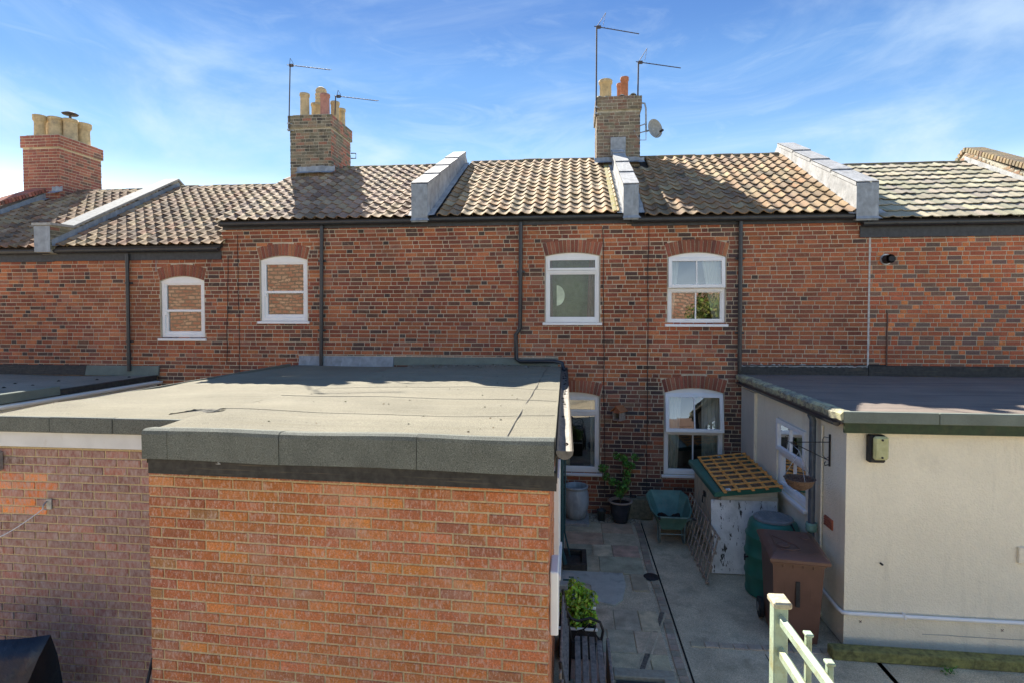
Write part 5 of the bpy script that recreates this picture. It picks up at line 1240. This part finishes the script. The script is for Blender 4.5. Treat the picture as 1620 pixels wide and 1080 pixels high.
allr=[lip,[(p[0],p[1],p[2]+.012) for p in lip],inn,mid,bot]
for ring in allr: vs+=ring
fs=[]
for r_ in range(len(allr)-1):
    for k in range(n): fs.append((r_*n+k,r_*n+(k+1)%n,(r_+1)*n+(k+1)%n,(r_+1)*n+k))
fs.append(tuple(range(4*n,5*n)))
# outer skin
k0=len(vs)
for ring in (lip,mid,bot): vs+=[(p[0]+(p[0]-1.57)*.01,p[1]+(p[1]-9.25)*.01,p[2]-.006) for p in ring]
for r_ in range(2):
    for k in range(n): fs.append((k0+r_*n+k,k0+r_*n+(k+1)%n,k0+(r_+1)*n+(k+1)%n,k0+(r_+1)*n+k))
fs.append(tuple(range(k0+2*n,k0+3*n)))
m.add(vs,fs); m.build('tray',M_barrow,t)
m=MB(); rng=random.Random(6); vs=[];fs=[]; N=14
for j in range(N+1):
    for i in range(N+1):
        x=1.40+.36*i/N; yy=9.06+.42*j/N; vs.append((x,yy,.275+.03*math.sin(i*.6)*math.sin(j*.5+1)+rng.uniform(-.012,.014)+.05*(j/N)))
for j in range(N):
    for i in range(N): q=j*(N+1)+i; fs.append((q,q+1,q+N+2,q+N+1))
m.add(vs,fs); m.build('soil',M_soil,t)
m=MB()
for sx in (1.38,1.76):
    s_=1 if sx>1.5 else -1
    m.tube([(sx+s_*.06,8.72,.52),(sx+s_*.03,8.9,.45),(sx,9.1,.30),(sx-s_*.07,9.6,.20),(1.57+s_*.05,9.95,.18)],.014,8)
    m.tube([(sx,9.02,.42),(sx,9.04,.03),(sx,9.10,.0),(sx,9.2,.01),(sx-s_*.01,9.32,.24)],.014,8)
m.tube([(1.36,8.925,.46),(1.78,8.925,.46)],.014,8); m.tube([(1.38,9.04,.16),(1.76,9.04,.16)],.01,8)
m.build('frame',mat('grey_green_tube',(.22,.30,.29),.5,.2,n1=(20,.7,1.2)),t)
m=MB(); m.tube([(1.52,9.98,.18),(1.62,9.98,.18)],.17,24); m.build('wheel',M_rub,t)
for s_,sx in ((-1,1.32),(1,1.82)):
    m=MB(); m.tube([(sx,8.70,.53),(sx+s_*.01,8.60,.55)],.02,8); m.build('handle_grip',M_rub,t)

# ================================================================== STORE, TRELLISES, BINS
t=thing('garden_store',(2.45,9.0,0),'cream plastic garden store with a green lid beside the cream wall','storage box')
x0,x1,y0_,y1_=2.07,2.86,8.20,9.85
m=MB(); m.bbox(x0+.02,x1,y0_,y1_,0,1.06,b=.01); m.prism([(x0+.02,y0_+.01,1.06),(x1-.005,y0_+.01,1.06),(x1-.005,y0_+.01,1.16)],(0,y1_-y0_-.02,0))
for z in (.93,1.0): m.bbox(x0+.05,x1-.05,y0_-.008,y0_,z,z+.012,b=.002)
m.bbox(x0+.02,x0+.10,y0_-.012,y0_,0.0,1.05,b=.003); m.bbox(x1-.10,x1,y0_-.012,y0_,.0,1.05,b=.003); m.build('body',M_cream2,t)
for k in range(2):
    ya=y0_+.02+k*(y1_-y0_)/2; yb3=ya+(y1_-y0_)/2-.03
    m=MB(); m.bbox(x0,x0+.022,ya,yb3,.05,1.02,b=.004)
    for i in range(5): yy=ya+.10+i*(yb3-ya-.2)/4; m.bbox(x0-.007,x0+.001,yy-.022,yy+.022,.10,.97,b=.003)
    d=m.build('door',M_cream2,t)
    if k==0: m=MB(); m.bbox(x0-.03,x0-.006,yb3-.03,yb3+.06,.78,.86); m.tube([(x0-.04,yb3+.01,.80),(x0-.05,yb3+.01,.70),(x0-.03,yb3+.01,.68)],.01,6); m.build('latch',M_rub,t)
m=MB(); zl=lambda x:1.10+.10*(x-2.0)/.86
m.prism([(1.985,8.13,zl(1.985)-.045),(2.885,8.13,zl(2.885)-.045),(2.885,8.13,zl(2.885)+.02),(2.0,8.13,zl(2.0)+.02),(1.985,8.13,zl(1.985)+.005)],(0,1.79,0)); m.build('lid',M_dkgreen,t)
m=MB(); rng=random.Random(88); vs=[];fs=[]
for j in range(41):
    for i in range(17): vs.append((2.17+.64*i/16,8.12+1.66*j/40,zl(2.17+.64*i/16)+.0225+rng.uniform(0,.006)))
for j in range(40):
    for i in range(16):
        if rng.random()<.93: q=j*17+i; fs.append((q,q+1,q+18,q+17))
m.add(vs,fs); m.build('leaf_litter',mat('leaf_litter',(.27,.18,.10),1,n1=[(40,.45,1.5)],n2=(9,(.30,.22,.13),.5,.65),bump=(60,1,.01)),None,'brown leaf litter lying on the green lid under the orange-brown trellis','leaf litter',base=(2.5,9,1.15),kind='stuff')
# trellis lying on the lid
t=thing('trellis',(2.45,9,1.2),'orange-brown wooden trellis panel lying flat on the green lid of the store','trellis')
xa,xb,ya,yb3=2.11,2.88,8.0,9.93
TT=lambda X,Y_,Z:(X+.03*(Y_-9),Y_,zl(X)+.036+Z)
for i in range(5):
    x=xa+(xb-xa-.034)*i/4; m=MB(); m.bbox(x,x+.040,ya,yb3,.0,.018,b=.003,T=TT); m.build('long_slat',M_orange,t)
for j in range(9):
    yy=ya+.03+(yb3-ya-.094)*j/8; m=MB(); m.bbox(xa-.01,xb+.01,yy,yy+.040,.019,.037,b=.003,T=TT); m.build('cross_slat',M_orange,t)
m=MB(); m.bbox(xa+.03,xa+.09,ya-.01,ya+.06,.034,.05,T=TT); m.build('paint_lump',M_peel,None,'small broken white lump on the near corner of the orange-brown trellis','debris',base=(xa+.06,ya,1.2))
# grey trellis leaning on the doors
t=thing('trellis',(1.9,8.7,0),'grey weathered trellis leaning upright against the doors of the store','trellis')
def TL(X,Y_,Z):     # X thickness, Y_ along, Z up the lean
    return (1.80+.16*Z/.66+X*.97, Y_, Z*.975-X*.2)
for i in range(4):
    z=.02+.20*i; m=MB(); m.bbox(0,.016,7.72,9.62,z,z+.032,b=.003,T=TL); m.build('long_slat',M_grey_w,t)
for j in range(11):
    yy=7.74+j*.183; m=MB(); m.bbox(-.017,-.001,yy,yy+.032,.0,.67,b=.003,T=TL); m.build('upright_slat',M_grey_w,t)
# white board leaning on the end of the store
m=MB(); TLb=lambda X,Y_,Z:(X,8.08+.10*Z/1.0+Y_,Z)
m.bbox(1.95,2.84,0,.018,0.0,1.0,b=.003,T=TLb); m.build('painted_board',M_peel,None,'white board with black peeling patches leaning on the near end of the store','board',base=(2.4,8.1,0))
# compost bin
c=Vector((2.60,7.62,0)); t=thing('compost_bin',c,'dark green ribbed compost bin with a round grey lid, behind the brown bin','compost bin')
prof=[(.33,0),(.335,.04),(.325,.06),(.33,.22),(.345,.25),(.347,.27),(.335,.29),(.335,.48),(.348,.50),(.348,.53),(.332,.55),(.325,.72),(.335,.74),(.335,.76),(.315,.78),(.305,.86),(.285,.92),(.24,.95),(.225,.95)]
m=MB(); m.lathe(prof,c.x,c.y,0,44); m.build('body',M_dkgreen,t)
m=MB(); m.lathe([(.235,.945),(.24,.975),(.225,.985),(0,.987)],c.x,c.y,0,36)
for i in range(-5,6):
    for j in range(-5,6):
        if i*i+j*j<26: m.bbox(c.x+i*.038-.013,c.x+i*.038+.013,c.y+j*.038-.013,c.y+j*.038+.013,.985,.991,b=.002)
m.build('lid',M_greylid,t)
m=MB(); m.tube([(c.x+.15,c.y-.20,.96),(c.x+.17,c.y-.25,.90),(c.x+.21,c.y-.26,.80),(c.x+.22,c.y-.27,.76)],.012,6); m.tube([(c.x-.34,c.y-.1,.49),(c.x-.39,c.y-.12,.49)],.012,6); m.tube([(c.x-.385,c.y-.12,.45),(c.x-.385,c.y-.12,.53)],.010,6); m.build('handle',M_rub,t)
# brown wheeled bin
bo=Vector((2.47,6.66,0)); ang=R(-7)
t=thing('wheelie_bin',bo,'brown wheeled garden-waste bin with a domed lid, in front of the compost bin','bin',rot=ang)
m=MB()
def ring(w,d,z,yo=0): return [(-w/2,-d/2+yo,z),(w/2,-d/2+yo,z),(w/2,d/2+yo,z),(-w/2,d/2+yo,z)]
rs=[ring(.44,.50,0.02,.01),ring(.455,.53,.2,.0),ring(.505,.62,.82,-.01),ring(.515,.63,.90,-.01),ring(.545,.66,.905,-.01),ring(.545,.66,.94,-.01),ring(.50,.62,.94,-.01)]
vs=[p for r_ in rs for p in r_]; fs=[(0,1,2,3)]
for r_ in range(len(rs)-1):
    for k in range(4): fs.append((r_*4+k,r_*4+(k+1)%4,(r_+1)*4+(k+1)%4,(r_+1)*4+k))
m.add(vs,fs)
TBn=lambda X,Y_,Z:(X,Y_-.025*Z/.2*0-(.265+.045*(Z-.2)/.62)-.0,Z)
# raised arched rib on the front
m.tube([TBn(-.13,-.003,.50),TBn(-.13,-.003,.74),TBn(-.09,-.003,.78),TBn(.09,-.003,.78),TBn(.13,-.003,.74),TBn(.13,-.003,.50)],.006,6)
for x in (-.15,-.05,.05,.15): m.bbox(x-.006,x+.006,-.335,-.31,.87,.905,b=.002)
m.build('body',M_brown,t)
m=MB(); m.bbox(-.022,.022,-.318,-.296,.44,.72,b=.004); m.build('front_strip',M_rub,t)
m=MB()
L1=[ring(.585,.735,.945,-.03),ring(.60,.745,.955,-.03),ring(.60,.745,.985,-.03),ring(.56,.70,1.0,-.03),ring(.50,.62,1.02,-.02),ring(.42,.54,1.03,-.02)]
L1=[[(p[0],p[1],p[2]+.05*(p[1]+.35)) for p in r_] for r_ in L1]
vs=[p for r_ in L1 for p in r_]; fs=[(0,1,2,3)]
for r_ in range(len(L1)-1):
    for k in range(4): fs.append((r_*4+k,r_*4+(k+1)%4,(r_+1)*4+(k+1)%4,(r_+1)*4+k))
fs.append(tuple(range(len(vs)-4,len(vs))))
m.add(vs,fs)
zz=lambda x,y:1.033+.05*(y+.35)
m.tube([(-.19,.1,zz(0,.1)),(-.10,.0,zz(0,0)),(.02,-.12,zz(0,-.12)),(.04,-.22,zz(0,-.22)),(-.05,-.26,zz(0,-.26)),(-.16,-.25,zz(0,-.25)),(-.20,-.15,zz(0,-.15)),(-.19,.1,zz(0,.1))],.006,6)
m.lathe([(.07,.0),(.075,.006),(.06,.01),(.05,-.006),(0,-.01)],-.12,-.14,zz(0,-.14),20); m.lathe([(.05,.0),(.055,.012),(.045,.016),(.03,-.004),(0,-.006)],.16,.10,zz(0,.1)-.01,20)
m.build('lid',M_brown,t)
m=MB(); m.tube([(-.25,.385,1.0),(.25,.385,1.0)],.018,10); m.tube([(-.2,.34,.97),(-.2,.385,1.0)],.012,6); m.tube([(.2,.34,.97),(.2,.385,1.0)],.012,6); m.build('handle_bar',M_brown,t)
for s_ in (-1,1):
    m=MB(); m.tube([(s_*.235,.29,.115),(s_*.285,.29,.115)],.115,24); w_=m.build('wheel',M_rub,t)
    m=MB(); m.tube([(s_*.28,.29,.115),(s_*.292,.29,.115)],.05,16); m.build('hub',M_greylid,w_)
# mossy sleeper
a=onZ(1302,1038,0); 
m=MB(); m.bbox(2.72,8.5,6.17,6.31,-.012,.10,b=.012,T=lambda X,Y_,Z:(X,Y_-.015*(X-2.7),Z)); m.build('timber_sleeper',M_moss,None,'long mossy yellow-green timber lying along the foot of the cream wall','timber',base=(4,6.2,0))
m=MB(); q=onZ(1610/1,1068,0); 
leafy('weed',None,[((3.75,6.05,.03),.06),((3.83,6.08,.02),.05)],60,.03,GR,12); o=bpy.data.objects['weed']; tag(o,'tiny green weed growing out under the mossy timber','weed'); 

# ================================================================== PALE GREEN RAILING BY THE CAMERA
t=thing('railing',(.95,2.5,0),'pale green painted wooden stair railing with a capped square post, nearest the camera','railing')
X,Yp=.945,2.68
m=MB(); m.bbox(X-.031,X+.031,Yp-.031,Yp+.031,0,2.275,b=.005); m.build('post',M_green_r,t)
m=MB(); m.bbox(X-.038,X+.042,Yp-.05,Yp+.05,2.275,2.305,b=.007); m.build('post_cap',mat('worn_cap',(.48,.44,.30),.8,n1=[(30,.6,1.2)],n2=(12,(.25,.17,.10),.5,.7),bump=(60,.8,.005)),t)
def rail(z0,z1,nm,h=.03,w_=.015):
    m=MB(); m.prism([(X-w_,Yp-.032,z0),(X+w_,Yp-.032,z0),(X+w_,Yp-.032,z0+h),(X+.0,Yp-.032,z0+h+.014),(X-w_,Yp-.032,z0+h)],(-.01,-1.7,z1)); m.build(nm,M_green_r,t)
rail(2.205,.07,'top_rail'); rail(2.055,.05,'lower_rail')
for i,yy in enumerate((2.43,2.235,2.04,1.84)):
    m=MB(); m.bbox(X+.018,X+.040,yy-.013,yy+.013,1.3,2.275,b=.003); m.bbox(X+.013,X+.045,yy-.018,yy+.018,2.275,2.288,b=.003); m.build('baluster',M_green_r,t)
mb=MB(); mb.bbox(X-.012,X+.016,.98,2.648,1.36,1.40,b=.003); mb.build('bottom_rail',M_green_r,t)

# ================================================================== COVERED BARBECUE, POLE
pk=onY(80,1003,3.95)
t=None
m=MB(); rng=random.Random(19)
rim=[]; N=30; vs=[];fs=[]
prof=[(0,0),(-.35,-.03),(-.8,-.10),(-1.25,-.16)]
P=[]
for i,s_ in enumerate([k/12 for k in range(13)]):
    x=pk.x-1.35*s_; zr=pk.z-.03*math.sin(s_*PI)-.04*s_; yr=3.95-.05*math.sin(s_*6)
    row=[(x+.10*0,yr,zr)]
    for j in range(1,9):
        q=j/8; fold=.045*math.sin(s_*17+q*2.2)*q+.03*math.sin(s_*41+q*5)*q
        row.append((x+.0-.25*q*(1-s_)*.9*(1 if s_<.2 else .6), yr-.42*q**.8+fold, zr*(1-q)+.02*q-.0))
    back=[]
    for j in range(1,6):
        q=j/5; back.append((x-.2*q*(1-s_),yr+.35*q**.8,zr*(1-q)+.02*q))
    P.append(back[::-1]+row)
M_=len(P[0])
for r_ in P: vs+=r_
for i in range(len(P)-1):
    for j in range(M_-1): fs.append((i*M_+j,i*M_+j+1,(i+1)*M_+j+1,(i+1)*M_+j))
fs.append(tuple(range(M_)))
m.add(vs,fs,smooth=True); m.build('barbecue_cover',M_bbq,None,'navy fabric cover draped over a barbecue at the foot of the plum wall','cover',base=(pk.x-.6,3.9,0))
m=MB(); a=onY(242,1040,3.9); b=onY(228,1100,3.75); d=(b-a); m.tube([a,a+d*6],.012,8); m.build('garden_pole',M_rub,None,'thin black pole leaning at the left corner of the orange brick wall','pole',base=a)

# ================================================================== WHAT THE WINDOWS REFLECT (behind the camera)
def far_house(x0,x1,y0,y1,ze,zr,label,m=None):
    t=thing('brick_house',((x0+x1)/2,(y0+y1)/2,0),label,'house')
    b=MB(); b.box(x0,x1,y0,y1,0,ze); b.prism([(x0,y0,ze),(x0,y1,ze),(x0,(y0+y1)/2,zr-.1)],(x1-x0,0,0)); b.build('wall',m or M_far,t)
    b=MB(); ym=(y0+y1)/2; b.prism([(x0-.2,y1+.3,ze-.2),(x0-.2,ym,zr),(x0-.2,y0-.3,ze-.2),(x0-.2,y0-.3,ze-.1),(x0-.2,ym,zr+.1),(x0-.2,y1+.3,ze-.1)],(x1-x0+.4,0,0)); b.build('roof',mat('brown_far_roof',(.13,.085,.065),.9,n1=(3,.8,1.2)),t)
def farbrick():
    m=bpy.data.materials.new('buff_far_brick'); m.use_nodes=True; nt=m.node_tree; n=nt.nodes; l=nt.links
    b=n['Principled BSDF']; b.inputs['Roughness'].default_value=.9; t=n.new('ShaderNodeTexBrick'); g=n.new('ShaderNodeNewGeometry'); mp=n.new('ShaderNodeMapping'); mp.inputs['Rotation'].default_value=(PI/2,0,0)
    l.new(g.outputs['Position'],mp.inputs['Vector']); l.new(mp.outputs[0],t.inputs['Vector']); t.inputs['Scale'].default_value=1
    t.inputs['Brick Width'].default_value=.42; t.inputs['Row Height'].default_value=.20; t.inputs['Mortar Size'].default_value=.04
    t.inputs['Color1'].default_value=(.30,.12,.07,1); t.inputs['Color2'].default_value=(.42,.26,.17,1); t.inputs['Mortar'].default_value=(.17,.12,.08,1); l.new(t.outputs[0],b.inputs['Base Color']); return m
M_far=farbrick()
far_house(-40,-9,-9,-16,6.5,9,'long buff brick house in full sun across the garden, reflected in the left windows')
far_house(3.5,14,-14,-20,3.6,6.2,'low brick house with a red roof across the garden, behind the camera')
def tree(x,y,h,r,label,cols,seed):
    t=thing('garden_tree',(x,y,0),label,'tree','trees across the garden'); m=MB(); m.tube([(x,y,0),(x+.1,y,h*.3),(x,y+.1,h*.6)],[.16,.12,.07],8); m.build('trunk',M_stem,t)
    rng=random.Random(seed); cs=[((x+rng.uniform(-r,r)*.7,y+rng.uniform(-r,r)*.7,h*.25+(h*.7)*rng.random()),r*.5) for _ in range(14)]
    leafy('crown',t,cs,2600,.22,cols,seed)
tree(-.2,-8,6.5,2.2,'dense green tree across the garden, reflected in the frosted window',[(.05,.10,.02),(.08,.15,.03),(.03,.07,.015)],5)
tree(6.5,-7,4.4,1.3,'yellow-green bushy shrub across the garden, reflected in the upper right window',[(.14,.17,.03),(.20,.22,.05),(.06,.10,.02)],6)
tree(3.2,-10,6.0,1.6,'slender green tree across the garden, reflected beside the upper right window',[(.04,.08,.02),(.07,.12,.03)],7)
